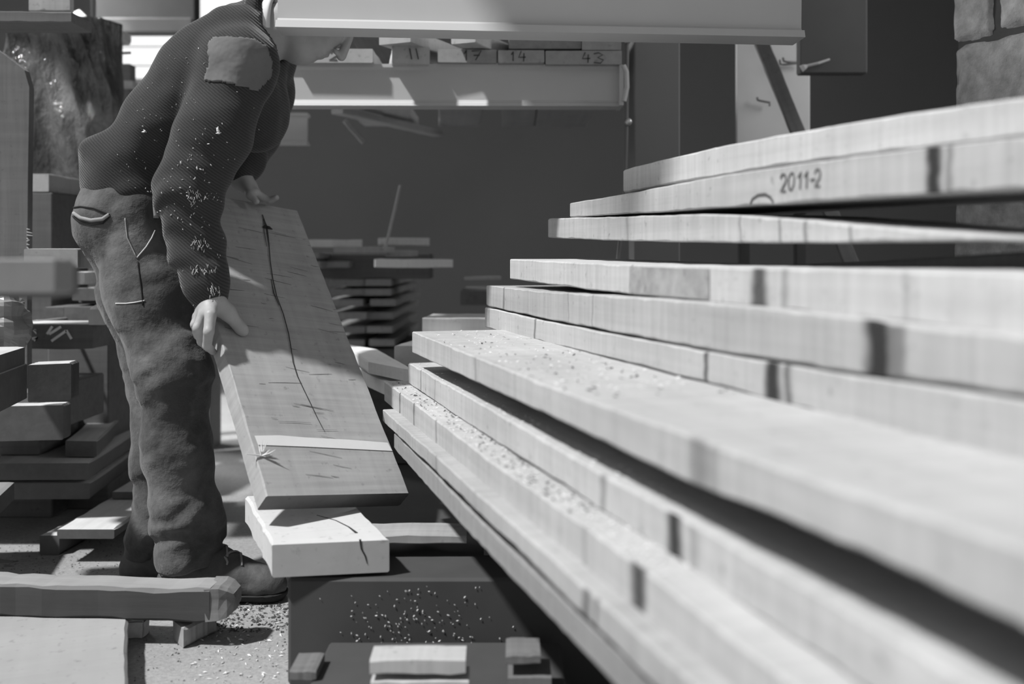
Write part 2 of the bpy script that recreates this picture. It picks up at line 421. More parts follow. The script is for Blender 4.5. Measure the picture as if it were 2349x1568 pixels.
for i, (ch, x, y) in enumerate([('2', 1790, 399), ('0', 1809, 396), ('1', 1829, 394), ('1', 1844, 392), ('-', 1858, 391), ('2', 1869, 388)]):
    for s in glyph(ch, x, y, 13, 40, .12): stroke_on(num, pH, s, .0032)
into(num.build('pencil_number', M['inkgrey']), pH)['label'] = 'handwritten number 2011-2'
arc = MB(); stroke_on(arc, pH, [(1722, 468), (1727, 456), (1740, 447), (1756, 445), (1768, 452), (1774, 463)], .004)
into(arc.build('knot', M['inkgrey']), pH)
# sawn dark patch on plank F
patch = MB(); q = [stack_pt(pF, x, y)[0] for x, y in ((1446, 611), (1628, 616), (1628, 686), (1444, 671))]; nr = stack_pt(pF, 1500, 640)[1]
patch.add(q + [v + nr * .0006 for v in q], [(0, 1, 2, 3), (7, 6, 5, 4), (0, 4, 5, 1), (1, 5, 6, 2), (2, 6, 7, 3), (3, 7, 4, 0)])
pm = wood('rough_sawn_patch', .34, .5, .25, .05)
into(patch.build('sawn_patch', pm), pF)['label'] = 'darker rough-sawn patch'

# bearers and the black platform that carry the stack
plat = empty('steel_platform', (.6, 2.9, 0), 'low black steel platform standing on the floor under the right stack', 'platform')
b = MB(); b.cham((-.444, 1.97, .0), (1.19, 3.66, .215), .006); into(b.build('platform_body', M['platform']), plat)
for xx in (0.02, .9):
    b = MB(); b.cham((xx, .35, 0), (xx + .08, 3.3, .406), .004)
bear = empty('steel_bearer', (.6, 1.4, 0), 'black steel bearer standing beneath the lowest plank of the right stack', 'beam')
b = MB(); b.cham((-.10, 2.02, .0), (1.0, 2.14, .0), .0) if False else None
b = MB(); b.box((-.06, 2.12, .216), (.75, 2.22, .398)); b.box((-.09, 2.09, .385), (.78, 2.25, .400)); into(b.build('bearer_body', M['black']), bear)

# short timber across the platform, right of the block
side_board('batten', 'short grey batten lying on the black platform, right of the clean wood block', 800, 1070, 1228, 1248, 2.10, .10, M['grey'], yaw=1)
# clean block under the end of the held board
def quad_board(name, label, cat, a, bb, ldir, L, T, m):
    """board whose near top edge runs a -> bb and that goes back along ldir"""
    ldir = Vector(ldir).normalized(); n = (bb - a).cross(ldir).normalized(); ns = 14; vs = []; fs = []
    r = random.Random(5); c = .006
    for i in range(ns + 1):
        t = L * i / ns; k = lambda: (r.random() - .5) * .004
        A, B_ = a + ldir * (t + c * (i == 0) * 0), bb + ldir * t
        w = (B_ - A).normalized(); e = c if i else c * .5
        A = A + w * (k() if i else 0); B_ = B_ + w * (k() if i else 0)
        top = 0 if i else -.002
        vs += [A + w * e + n * top, B_ - w * e + n * top, B_ - n * e, B_ - n * (T - e), B_ - w * e - n * T, A + w * e - n * T, A - n * (T - e), A - n * e]
    for i in range(ns):
        for q in range(8):
            w = (q + 1) % 8; fs.append((i * 8 + q, i * 8 + w, i * 8 + 8 + w, i * 8 + 8 + q))
    fs.append(tuple(reversed(range(8)))); e = ns * 8; fs.append(tuple(e + k for k in range(8)))
    X = ldir; Y = n.cross(X).normalized(); R = Matrix((X, Y, n)).transposed()
    Ri = R.inverted(); vs = [Ri @ (v - a) for v in vs]
    o = mesh_obj(name, vs, fs, m); o.matrix_world = R.to_4x4(); o.location = a
    return tag(o, label, cat)
ba, bb = P(624, 1247, 1.95), P(893, 1229, 1.985); bb.z = ba.z
block = quad_board('wood_block', 'clean pale thick block with a cracked end, under the foot of the held board', 'block', ba, bb, V(-.37, .93, 0), .42, .066, M['block'])
cr = MB(); top = ba + V(0, 0, .0004)
pl = lambda x, y: on_plane(x, y, top, V(0, 0, 1))
cr.ribbon([pl(727, 1181), pl(770, 1193), pl(800, 1208), pl(818, 1222)], [.001, .002, .003, .006], V(0, 0, 1))
nb = (bb - ba).cross(V(0, 0, 1)).normalized()
cr.ribbon([on_plane(x, y, ba + nb * .0004, nb) for x, y in ((826, 1236), (829, 1258), (838, 1275), (842, 1292))], [.004, .003, .003, .001], nb)
into(cr.build('crack', M['ink']), block)

# ------------------------------------------------------------------ the board the man is holding
BL, BR = P(612, 1137, 2.05), P(940, 1130, 2.28)
TR = P(657, 478, 2.85)
across = BR - BL; long_ = (TR - BR); long_ -= across * (long_.dot(across) / across.length_squared)
LW, LL, LT = across.length, long_.length, .050
ax, lx = across.normalized(), long_.normalized(); nx = ax.cross(lx).normalized()
held = make_board('held_board', 'scuffed wide board with a long wavy crack, leaning in the bending man\'s hands', 'board',
                  BL, lx, LL, LW, LT, wood('scuffed_board_wood', .62, .12, .20, .16, [], endgrain=.45), up=nx) if False else None
# local x along the board from the low end up; y would point left, so build from the right edge
held = make_board('held_board', "scuffed wide board with a long wavy crack, tilted up in the bending man's hands", 'board',
                  BR, lx, LL, LW, LT, M['held'], up=nx, cham=.003, rough=.0007)
onb = lambda x, y, h=.0022: on_plane(x, y, BL + nx * h, nx)
cr = MB()
cp = [(602, 492), (607, 507), (612, 520), (617, 560), (620, 600), (626, 640), (635, 680), (650, 720), (662, 765), (668, 800), (672, 830), (682, 862), (696, 892), (712, 925), (726, 955), (742, 986)]
cr.ribbon([onb(*p) for p in cp], [.002, .003, .0045, .0025, .0022, .002, .002, .0022, .0022, .002, .002, .002, .0016, .0013, .001, .0007], nx)
cr.ribbon([onb(*p) for p in ((604, 497), (606, 530), (612, 565))], [.001, .002, .001], nx)
cr.ribbon([onb(*p) for p in ((622, 640), (628, 672), (640, 700))], [.001, .0025, .001], nx)
into(cr.build('crack', M['ink']), held)['label'] = 'long dark wavy crack'
kn = MB(); kn.ribbon([onb(*p) for p in ((603, 521), (610, 520), (618, 522), (625, 526))], [.004, .014, .012, .002], nx); into(kn.build('knot', M['ink']), held)
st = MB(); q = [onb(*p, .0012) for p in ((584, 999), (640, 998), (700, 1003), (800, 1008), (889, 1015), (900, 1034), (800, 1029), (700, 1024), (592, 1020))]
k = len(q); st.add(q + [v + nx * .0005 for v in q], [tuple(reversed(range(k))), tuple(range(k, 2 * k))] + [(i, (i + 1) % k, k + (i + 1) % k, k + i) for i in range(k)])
into(st.build('pale_stripe', plain('pale_band', .66, .8, .06, 30)), held)['label'] = 'pale stripe across the board'  # lighter stripe across the board in one even tone
sc = MB()
for i in range(46):
    s, t = rnd.uniform(.03, .9) * LL, rnd.uniform(.03, .97) * LW; a = rnd.uniform(-.25, .12)
    q = BL + lx * s + ax * t + nx * .0012; d = (ax + lx * a).normalized(); l_ = rnd.uniform(.01, .09)
    l_ = min(l_, LW - t - .004)
    if l_ > .004: sc.ribbon([q, q + d * l_ * .5 + lx * rnd.uniform(-.001, .001), q + d * l_], [.0004, rnd.uniform(.0008, .0016), .0004], nx, .0003)
into(sc.build('scratches', M['old']), held)['kind'] = 'stuff'
sp = MB(); c0 = onb(600, 1045, .002)
for i in range(16):
    a = rnd.uniform(-.6, 2.6); d = (ax * math.cos(a) * .7 + lx * math.sin(a) + nx * rnd.uniform(.1, .8)).normalized(); l_ = rnd.uniform(.012, .032)
    sp.tube([c0, c0 + d * l_ * .6, c0 + d * l_ + V(0, 0, .003)], [.0016, .0014, .0004], 5)
sp.tube([c0, c0 - ax * .02 + nx * .004, c0 - ax * .038 + nx * .006], [.002, .0016, .0006], 5)
into(sp.build('splinter', M['chip']), held)['label'] = 'frayed pale splinters on the edge'

# ------------------------------------------------------------------ steel arms and the boards stored on them
def ibeam(mb, a, bb, h, fw, tf=.011, tw=.008, wc=None):
    """I section from a to bb (a, bb on the top front edge of the lower flange), web and flanges"""
    d = (bb - a); L = d.length; X = d.normalized(); Y = V(0, 0, 1).cross(X).normalized(); Z = X.cross(Y)
    R = Matrix((X, Y, Z)).transposed().to_4x4(); R.translation = a
    wc = wc or fw / 2; c0 = max(.002, wc - tw)
    sec = [(-.006, -tf), (fw, -tf), (fw, 0), (wc + tw, .004), (wc + tw / 2, .012), (wc + tw / 2, h - .012), (fw, h), (fw, h + tf), (0, h + tf), (0, h),
           (wc - tw / 2, h - .008), (wc - tw / 2, .010), (c0, .003), (.001, 0)]
    n = len(sec); vs = [R @ V(x, y, z) for x in (0, L) for y, z in sec]
    fs = [(i, i + n, (i + 1) % n + n, (i + 1) % n) for i in range(n)]
    e = lambda o: [tuple(o + q for q in t) for t in ((0, 1, 2, 3, 12, 13), (3, 4, 11, 12), (4, 5, 10, 11), (5, 6, 9, 10), (6, 7, 8, 9))]
    fs += e(0) + [tuple(reversed(t)) for t in e(n)]
    mb.add(vs, fs)
topb = empty('steel_beam', P(1100, 60, 2.28), "large pale steel beam crossing in front of the man's head at the top", 'beam')
b = MB(); ibeam(b, P(632, 45, 2.40), P(1846, 69, 2.46), .22, .09, .0185, .010, .03); into(b.build('beam_body', M['steel']), topb)

rack = empty('storage_rack', P(1440, 700, 3.15), 'steel cantilever rack behind the man, carrying numbered board ends', 'rack')
def arm(y0, y1, D, x0, x1):
    h = (y1 - y0) / F * D
    b = MB(); ibeam(b, P(x0, y1, D), P(x1, y1 + 2, D + .01), h, .075, .0105, .008, .014); return b
into(arm(153, 234, 3.10, 420, 1428).build('arm', M['steel']), rack)
into(arm(262, 322, 4.3, 330, 704).build('arm', M['steel']), rack)
b = MB(); b.box((P(1420, 0, 3.1).x, 3.09, P(0, 242, 3.1).z), (P(1430, 0, 3.1).x, 3.2, P(0, 150, 3.1).z))
b.tube([P(1430, 150, 3.09), P(1437, 165, 3.09), P(1438, 200, 3.09), P(1431, 232, 3.09)], .008); into(b.build('end_plate', M['steel']), rack)
b = MB(); b.tube([P(1439, 70, 3.12), P(1437, 300, 3.12), P(1432, 470, 3.12), P(1412, 640, 3.12)], .006); into(b.build('tie_rod', M['black']), rack)
for (x, y) in ((1441, 90), (1442, 279)):
    b = MB(); c = P(x, y, 3.1)
    b.tube([c + V(0, .02, 0), c + V(0, -.004, 0), c + V(0, -.012, 0), c + V(0, -.015, 0)], [.011, .011, .008, .003], 12); into(b.build('bolt', M['bolt'], smooth=True), rack)
b = MB(); b.cham((P(1455, 0, 3.2).x, 3.2, .216), (P(1560, 0, 3.2).x, 3.35, 2.99), .004); into(b.build('post', M['blackwall']), rack)
b = MB(); b.cham((P(420, 0, 4.5).x, 4.385, 0), (P(500, 0, 4.5).x, 4.55, 1.50), .004); into(b.build('post', M['black']), rack)

def marked(o, D, marks, w=.004):
    mb = MB()
    for s in marks: mb.ribbon([P(x, y, D - .0008) for x, y in s], w, V(0, -1, 0))
    into(mb.build('pencil_number', M['inkgrey']), o)
GR = 'numbered boards stored on the rack arm'
DR = 3.082
q = end_board('stored_board', "board end marked 2 on the rack, beside the man's nose", 672, 855, 111, 144, DR, 1.5, M['pale'], 0, GR)
marked(q, DR, glyph('2', 753, 116, 20, 22, .3))
q = end_board('stored_board', 'board end marked 11 on the rack, standing proud with a bright left side', 900, 986, 106, 144, DR - .02, 1.5, M['pale'], 9, GR)
marked(q, DR - .02, glyph('l', 936, 111, 12, 25) + glyph('l', 950, 111, 14, 25))
q = end_board('stored_board', 'board end marked 17 on the rack, right of the one marked 11', 1004, 1139, 111, 143, DR, 1.5, M['grey'], 4, GR)
marked(q, DR, glyph('1', 1064, 115, 10, 24) + glyph('7', 1082, 116, 22, 22))
q = end_board('stored_board', 'board end marked 14 on the rack, in the middle of the lower row', 1142, 1249, 114, 145, DR, 1.5, M['grey'], 0, GR)
marked(q, DR, glyph('1', 1172, 118, 9, 22) + glyph('4', 1190, 117, 16, 24))
q = end_board('stored_board', 'board end marked 43 on the rack, rightmost of the lower row', 1252, 1426, 116, 148, DR, 1.5, M['grey'], 0, GR)
marked(q, DR, glyph('4', 1336, 120, 18, 24) + glyph('3', 1362, 121, 22, 24))
end_board('stored_board', 'dark board end on the rack, in the second row above the 14', 1167, 1333, 80, 112, DR + .02, 1.4, wood('dark_board', .26, .3, .3, .1), 0, GR)
end_board('stored_board', 'lighter board end at the right of the second row on the rack', 1335, 1425, 83, 115, DR + .01, 1.4, M['grey'], 0, GR)
end_board('stored_board', 'thin board at the top of the rack pile, just under the steel beam', 1218, 1425, 71, 80, DR + .03, 1.4, M['grey'], 0, GR)
def flat_piece(name, label, cat, corners, D0, T, m, group=None):
    """flat-topped board from its four top corners (image points on a level plane through the first at depth D0)"""
    z = P(corners[0][0], corners[0][1], D0)
    return z
# two boards lying askew on the numbered row: seen from just under their level, so their near sides show
zrow = P(900, 110, DR).z
def askew(name, label, x0, x1, D0, D1, x2, w, T, m, lift=.0):
    a = P(x0, 108, D0); a.z = zrow + lift + T; bpt = P(x2, 100, D1); bpt.z = a.z + .01
    return make_board(name, label, 'plank', a, bpt - a, (bpt - a).length, w, T, m, GR)
ua = askew('stored_board', 'longer pale board lying askew on top of the numbered boards', 942, 0, 3.0, 3.75, 1190, .11, .042, M['pale'])
ub = askew('stored_board', 'second askew board on the rack, left of the dark board end', 1090, 0, 3.0, 3.7, 1290, .08, .042, M['pale'])
end_board('stored_board', 'dim board end deep in the rack, above the face of the man', 806, 915, 66, 92, 3.7, 1.0, M['old'], 0, GR)
end_board('stored_board', 'small pale offcut on the arm under the chin of the man', 650, 672, 122, 148, 3.12, .3, M['pale'], 0, GR)
ly = [end_board('stored_board', 'board end glimpsed under the rack arm, left of centre', 760, 792, 247, 262, 3.9, .8, M['pale'], -25, 'boards low on the rack'),
      ]
b = make_board('leaning_strip', 'thin grey strip leaning in the dark below the rack arm', 'strip', P(786, 278, 4.0), P(830, 328, 4.0) - P(786, 278, 4.0), .12, .02, .016, M['grey'], up=(0, -1, .2))

# white sheet panel with hooks and a leaning dark bar
pan = empty('sheet_panel', P(1750, 400, 3.7), 'whitish sheet panel with bent hooks, upright in the dark at the right', 'panel')
b = MB(); b.cham((P(1690, 0, 3.7).x, 3.70, 1.02), (P(1858, 0, 3.7).x, 3.72, P(0, 40, 3.7).z), .003); into(b.build('panel_body', M['sheet']), pan)
for xx in (1700, 1830):
    b = MB(); b.cham((P(xx, 0, 3.7).x, 3.72, 0), (P(xx + 24, 0, 3.7).x, 3.76, P(0, 60, 3.7).z), .003); into(b.build('leg', M['platform']), pan)
for pts in (((1840, 150), (1836, 144), (1798, 148), (1790, 147), (1789, 137)), ((1833, 143), (1806, 142), (1798, 140), (1796, 132)), ((1765, 243), (1766, 235), (1744, 231), (1738, 229), (1737, 223))):
    b = MB(); b.tube([P(x, y, 3.68) for x, y in pts], .004, 7); into(b.build('hook', M['black'], smooth=True), pan)
make_board('angle_bar', 'dark flat steel bar leaning across the whitish sheet panel', 'bar', P(1716, 60, 3.62), P(1826, 330, 3.55) - P(1716, 60, 3.62), 1.62, .05, .02, M['bark'], up=(0, -1, 0))
b = MB(); c = P(1835, 30, 3.4); b.cham((P(1836, 0, 3.4).x, 3.4, P(0, 168, 3.4).z), (P(1990, 0, 3.4).x, 3.45, 2.99), .004)
lb = tag(b.build('steel_plate', plain('dark_plate', .10, .9, .2, 3)), 'black steel plate with a latch, hanging right of the sheet panel', 'plate')  # plate in one even dark tone
b = MB(); b.tube([P(1838, 158, 3.39), P(1845, 154, 3.387), P(1852, 151, 3.385), P(1877, 145, 3.38), P(1903, 136, 3.385)], [.012, .01, .005, .005, .004])
into(b.build('latch', M['steel']), lb)

# concrete block pillar, upper right
zb = [P(0, y, 2.75).z for y in (1400, 520, 372, 236, 100, -36, -190)]
pil = empty('concrete_pillar', P(2300, 1400, 2.75) - V(0, 0, 0), 'rough concrete block pillar at the upper right edge', 'pillar')
def rough_block(lo, hi, seed):
    n = 14; vs = []; fs = []; idx = {}
    lo, hi = Vector(lo), Vector(hi); c = (lo + hi) / 2; hf = (hi - lo) / 2
    def key(p):
        k = tuple(round(x, 5) for x in p)
        if k not in idx:
            e = Vector([max(0, abs(q) - .86) / .14 for q in p]); r = max(0, (e.x > 0) + (e.y > 0) + (e.z > 0) - 1)
            q = Vector([p[i] * hf[i] for i in range(3)]); q -= Vector([math.copysign(.010, p[i]) * e[i] * (r > 0) for i in range(3)])
            w = c + q; w += V(noise.noise(w * 9 + V(seed, 0, 0)), noise.noise(w * 9 + V(0, seed, 5)), noise.noise(w * 9 + V(0, 3, seed))) * .007
            w += V(noise.noise(w * 40), noise.noise(w * 40 + V(9, 0, 0)), 0) * .003
            idx[k] = len(vs); vs.append(w)
        return idx[k]
    for a in range(3):
        for s in (-1, 1):
            for i in range(n):
                for j in range(n):
                    f = []
                    for di, dj in ((0, 0), (1, 0), (1, 1), (0, 1)):
                        p = [0, 0, 0]; p[a] = s; p[(a + 1) % 3] = -1 + 2 * (i + di) / n; p[(a + 2) % 3] = -1 + 2 * (j + dj) / n
                        f.append(key(p))
                    fs.append(tuple(f if s > 0 else reversed(f)))
    return vs, fs
pX = V(.30, -.954, 0).normalized(); pY = V(0, 0, 1).cross(pX); pR = Matrix((pX, pY, V(0, 0, 1))).transposed()
p0 = P(2183, HZ, 2.75); p0.z = 0
zj = P(0, 108, 2.75).z
for i in range(-7, 5):
    z0, z1 = zj + i * .2 + .005, zj + (i + 1) * .2 - .005
    for k, (s0, s1) in enumerate(((0, .149), (.159, .55)) if i % 2 == 0 else ((0, .55),)):
        vs, fs = rough_block((s0, 0, max(z0, .002)), (s1, .2, z1), i * 13.7 + k * 5)
        vs = [pR @ v + p0 for v in vs]
        into(mesh_obj('concrete_block', vs, fs, M['concrete'], smooth=True), pil)
b = MB(); b.box((.012, .012, 0), (.54, .19, zj + .98), pR.to_4x4()); b.v = [v + p0 for v in b.v]; into(b.build('mortar', plain('dark_mortar', .10, .95, .3, 20)), pil)

# ------------------------------------------------------------------ lumber in the dark middle distance
M['bright'] = wood('bright_sawn_wood', .66, .12, .2, .08)
GM = 'boards of the dim lumber pile in the background'
def mid(x0, x1, yt, yb, D, depth, label, m='grey', yaw=12): return side_board('stacked_board', label, x0, x1, yt, yb, D, depth, M[m], yaw, GM)
mid(703, 830, 549, 566, 4.2, .14, 'pale-ended board at the top left of the dim background pile', 'bright', 14)
mid(765, 905, 565, 580, 4.1, .12, 'grey board just behind the foot of the hanging cord', 'grey', 10)
mid(868, 985, 545, 562, 4.25, .12, 'pale tilted board crossed by the hanging cord', 'bright', 8)
mid(884, 958, 574, 588, 4.2, .12, 'short grey board under the foot of the hanging cord', 'grey', 5)
mid(861, 1040, 594, 614, 3.9, .13, 'bright-topped board on the right of the dim background pile', 'bright', 10)
mid(700, 732, 580, 592, 4.2, .3, 'small board end at the left of the dim background pile', 'grey', 0)
mid(712, 733, 600, 614, 4.15, .3, 'lower small board end at the left of the dim background pile', 'grey', 0)
mid(747, 800, 599, 613, 4.3, .3, 'dim board end beside the right edge of the held board', 'grey', 0)
row = 0
for yt in (640, 662, 686, 716, 748, 778):
    for ci, (xa, xb) in enumerate(((752, 834), (843, 902))):
        j = rnd.randint(-6, 6)
        end_board('stacked_board', ['left', 'right'][ci] + ' dim board end in the ' + ['topmost', 'second', 'third', 'fourth', 'fifth', 'lowest'][row] + ' layer of the background lumber pile',
                  xa + j, xb + j, yt, yt + 16, 4.45 + rnd.uniform(-.05, .05), 1.2, M['grey'], 0, GM)
    row += 1
b = MB(); b.cham((P(720, 0, 4.4).x, 4.42, P(0, 640, 4.45).z + .002), (P(985, 0, 4.4).x, 4.62, P(0, 582, 4.45).z), .004); tag(b.build('timber_packer', M['bark']), 'dark packing under the loose boards on top of the background pile', 'timber')
side_board('timber_bearer', 'dark bearer on the floor under the dim background lumber pile', 700, 1040, 800, 1026, 4.5, .8, M['bark'], 0)
cd = MB(); cd.tube([P(918, 425, 4.0), P(908, 470, 4.0), P(897, 515, 4.0), P(885, 565, 4.0), P(881, 571, 4.0)], .0055); tag(cd.build('hanging_cord', M['grey']), 'thin cord hanging slanted in the dark behind the held board', 'cord')
cd = MB(); cd.tube([P(722, 522, 4.2), P(724, 530, 4.2), P(736, 540, 4.2)], .012); 
side_board('offcut_block', 'thick grey timber end lying behind the broad-topped plank', 969, 1180, 729, 800, 3.3, .25, M['grey'], -4)
GP = 'pale planks behind the foot end of the right stack'
end_board('low_plank', 'pale plank end peeping out behind the broad-topped plank', 905, 990, 791, 838, 2.95, .9, M['bright'], -12, GP)
def corner_plank(name, label, a, b_, z, ldir, L, T, m, group=None, cat='plank'):
    """level plank at height z: its near top edge runs between image points a and b_"""
    A, B_ = (on_plane(*q, V(0, 0, z), V(0, 0, 1)) for q in (a, b_))
    o = quad_board(name, label, cat, A, B_, V(*ldir, 0), L, T, m)
    if group: o['group'] = group
    return o
corner_plank('low_plank', 'pale plank with a slanted end, between held board and right stack', (830, 850), (960, 905), .505, (-.25, 1), .75, .04, M['bright'], GP)
corner_plank('low_plank', 'grey plank lying on the pale slanted-end plank, beside the held board', (845, 828), (950, 848), .55, (-.30, 1), .62, .035, M['bright'], GP)
b = MB(); b.cham((P(800, 0, 3.0).x, 3.05, .216), (P(1000, 0, 3.0).x + .4, 3.5, .462), .004); tag(b.build('timber_bearer', M['bark']), 'dark bearer block on the black platform under the low pale planks', 'timber')
st_ = mid(1065, 1150, 634, 642, 3.9, .1, 'faint strip of board in the dark left of the right stack', 'grey', 4)
end_board('stacked_board', 'faint board end in the dark low behind the right stack', 1056, 1140, 666, 700, 4.3, .6, M['old'], 0, GM)

# ------------------------------------------------------------------ left side: plywood, wrapped bundle, timbers
pg = [P(x, y, 2.9) for x, y in ((-260, 90), (-40, 92), (8, 124), (56, 161), (67, 200), (64, 400), (62, 640), (62, 905), (-260, 905))]
k = len(pg); pv = pg + [p + V(0, .03, 0) for p in pg]
pf = [tuple(reversed(range(k))), tuple(range(k, 2 * k))] + [(i, (i + 1) % k, k + (i + 1) % k, k + i) for i in range(k)]
ply = tag(mesh_obj('plywood_sheet', pv, pf, wood('grey_plywood', .15, .2, .2, .25)), 'upright grey plywood sheet at the left edge, with a splintered side', 'sheet')
b = MB()
for i in range(9):
    y = 525 + i * 7; p = P(62, y, 2.9); b.tube([p, p + V(rnd.uniform(.006, .02), -.004, rnd.uniform(-.006, .01))], [.0022, .0008], 5)
into(b.build('splinter', M['grey']), ply)
# wrapped bundle
def wrapped(x0, x1, y0, y1, D, depth):
    lo, hi = P(x0, y1, D), P(x1, y0, D); nx_, nz_ = 70, 110; vs = []; fs = []
    def disp(x, z, s):
        q = V(x * 5, z * 2.2 + x * 3.4, s); a = 1 - abs(noise.noise(q)) * 2; bq = 1 - abs(noise.noise(q * 2.3)) * 2; return a * .05 + bq * .028
    per = []
    for i in range(nx_ + 1): per.append((lo.x + (hi.x - lo.x) * i / nx_, D))
    for i in range(1, 13): per.append((hi.x, D + depth * i / 12))
    for i in range(1, 20): per.append((hi.x + (lo.x - hi.x) * i / 20, D + depth))
    for i in range(12): per.append((lo.x, D + depth * (1 - i / 12)))
    n = len(per)
    for j in range(nz_ + 1):
        z = lo.z + (hi.z - lo.z) * j / nz_
        for i, (x, y) in enumerate(per):
            d = disp(x + y * .7, z, 2.0)
            cx, cy = (lo.x + hi.x) / 2, D + depth / 2; o = V(x - cx, y - cy, 0).normalized()
            sh = .02 * math.sin(z * 6)
            vs.append(V(x + o.x * d * .6 + sh, y - d if y < D + .01 else y + o.y * d, z))
    for j in range(nz_):
        for i in range(n):
            q = (i + 1) % n; fs.append((j * n + i, j * n + q, j * n + n + q, j * n + n + i))
    fs.append(tuple(reversed(range(n)))); fs.append(tuple(nz_ * n + k for k in range(n)))
    return vs, fs
vs, fs = wrapped(40, 240, 40, 455, 3.9, .10)
o = mesh_obj('wrapped_bundle', vs, fs, M['plastic'], smooth=True); tag(o, 'tall bundle in crumpled shiny plastic wrap at the upper left', 'bundle')
zb0 = P(0, 452, 3.9).z
b = MB(); b.cham((P(-60, 0, 3.9).x, 3.92, 0), (P(245, 0, 3.9).x, 4.05, zb0 - .05), .01); tag(b.build('timber_crate', M['bark']), 'black crate on the floor carrying the plastic-wrapped bundle', 'crate')
end_board('timber_end', 'small pale timber end beside the plastic-wrapped bundle', 69, 111, 398, 440, 3.5, .3, M['pale'], 0, cat='timber')
b = MB(); b.cham((P(50, 0, 3.5).x, 3.5, 0), (P(120, 0, 3.5).x, 3.8, P(0, 441, 3.5).z), .004); tag(b.build('timber_post', M['bark']), 'black post under the small pale timber end', 'post')
# overhead things, upper left
side_board('roof_beam', 'dark horizontal beam crossing the upper left corner', -200, 163, 26, 50, 3.0, .15, M['bark'], cat='beam', prof=None)
side_board('roof_board', 'grey board with a broken lower edge on the dark upper left beam', 66, 160, -60, 25, 3.06, .03, wood('lit_grey_board', .42, .3, .3, .1), cat='board')
b = MB(); b.cham((P(208, 0, 5.5).x, 5.5, P(0, 56, 5.5).z), (P(447, 0, 5.5).x, 5.6, P(0, -60, 5.5).z), .006); tag(b.build('roof_beam', M['platform']), 'broad dark beam against the bright window', 'beam')
b = MB(); b.cham((P(222, 0, 5.2).x, 5.2, P(0, 74, 5.2).z), (P(440, 0, 5.2).x, 5.3, P(0, 40, 5.2).z), .006); tag(b.build('roof_beam', M['black']), 'dim lower beam below the broad dark beam at the window', 'beam')
bt = MB(); bt.add([P(163, 30, 4.6), P(182, 22, 4.6), P(236, 74, 4.4), P(178, 76, 4.4), P(163, 30, 4.64), P(182, 22, 4.64), P(236, 74, 4.44), P(178, 76, 4.44)],
       [(0, 1, 2, 3), (7, 6, 5, 4), (0, 4, 5, 1), (1, 5, 6, 2), (2, 6, 7, 3), (3, 7, 4, 0)])
tag(bt.build('slanted_plate', M['steel']), 'grey slanted plate left of the bright window', 'plate')
hoist = empty('hoist_motor', P(255, 110, 4.2), 'dark hanging hoist motor on a bracket beside the bright window', 'machine')
b = MB(); b.cham((P(178, 0, 4.2).x, 4.2, P(0, 102, 4.2).z), (P(245, 0, 4.2).x, 4.3, P(0, 76, 4.2).z), .006); into(b.build('bracket', M['black']), hoist)
b = MB(); b.tube([P(262, 92, 4.25), P(262, 100, 4.25), P(262, 150, 4.25), P(262, 160, 4.25)], [.022, .034, .034, .024], 16); into(b.build('motor_body', M['black'], smooth=True), hoist)
b = MB(); b.cham((P(246, 0, 4.2).x, 4.2, P(0, 93, 4.2).z), (P(282, 0, 4.2).x, 4.3, P(0, 68, 4.2).z), .008); b.tube([P(240, 72, 4.2), P(240, 60, 4.2)], .012); into(b.build('mounting_cap', M['steel']), hoist)
b = MB(); b.tube([P(214, 80, 4.25), V(P(214, 0, 4.25).x, 4.25, 2.995)], .012); into(b.build('hanger', M['black']), hoist)
b = MB(); b.tube([P(212, 104, 4.2), P(225, 115, 4.18), P(242, 120, 4.2)], .006); into(b.build('cable', M['black']), hoist)
b = MB(); b.tube([P(278, 122, 4.2), P(300, 121, 4.2)], .006); into(b.build('cable', M['black']), hoist)
# hanging folded plastic below the bracket
fl = MB()
for (x, y, x2, y2, r) in ((190, 99, 226, 182, .016), (207, 99, 236, 170, .02), (226, 99, 256, 178, .017)):
    fl.tube([P(x, y, 4.25), P((x + x2) / 2 - 4, (y + y2) / 2, 4.2), P(x2, y2, 4.22)], [r * .5, r, r * .6], 7)
tag(fl.build('plastic_folds', M['paint'], smooth=True), 'pale folds of plastic hanging under the hoist bracket', 'plastic')
b = MB(); b.cham((P(270, 0, 4.6).x, 4.55, 0), (P(308, 0, 4.6).x, 4.62, P(0, 150, 4.6).z), .004); tag(b.build('timber_post', M['bark']), 'dark post under the bright window, left of the man', 'post')
end_board('timber_end', 'small lit timber end on the dark post left of the bending man', 275, 305, 185, 200, 4.5, .054, M['grey'], 0, cat='timber')

GL = 'stacked timbers at the left'
end_board('near_timber', 'blurred near timber end at the left edge', -1100, 126, 594, 676, 1.2, .05, wood('near_timber_wood', .20, .08, .3, .05), 0, GL, 'timber', cham=.004)
b = MB(); b.cham((-1.19, 1.252, P(0, 684, 1.25).z), (P(160, 0, 1.30).x, 1.33, P(0, 606, 1.25).z), .004); tag(b.build('near_timber', M['bark']), 'black piece standing in for the dark right side of the blurred near timber', 'timber', GL)  # the near timber's dark right side as a separate black box
b = MB(); b.cham((-1.30, 1.18, 0), (-1.12, 1.33, P(0, 677, 1.2).z), .004); tag(b.build('timber_post', M['bark']), 'dark post outside the left edge carrying the near timber', 'post')
end_board('stacked_timber', 'grey squared timber end with a lit top edge, behind the near timber', 55, 173, 570, 616, 2.75, .5, M['grey'], 6, GL, 'timber')
end_board('stacked_timber', 'small timber end with a lit top, left of the man\'s thigh', 168, 198, 623, 652, 3.4, .35, wood('dim_end', .6, .2, .2, .1, endgrain=.3), -14, GL, 'timber')
end_board('stacked_timber', 'timber with a bright top strip, behind the seat of the man\'s trousers', 166, 226, 661, 690, 3.4, .45, M['sunlit'], -6, GL, 'timber')
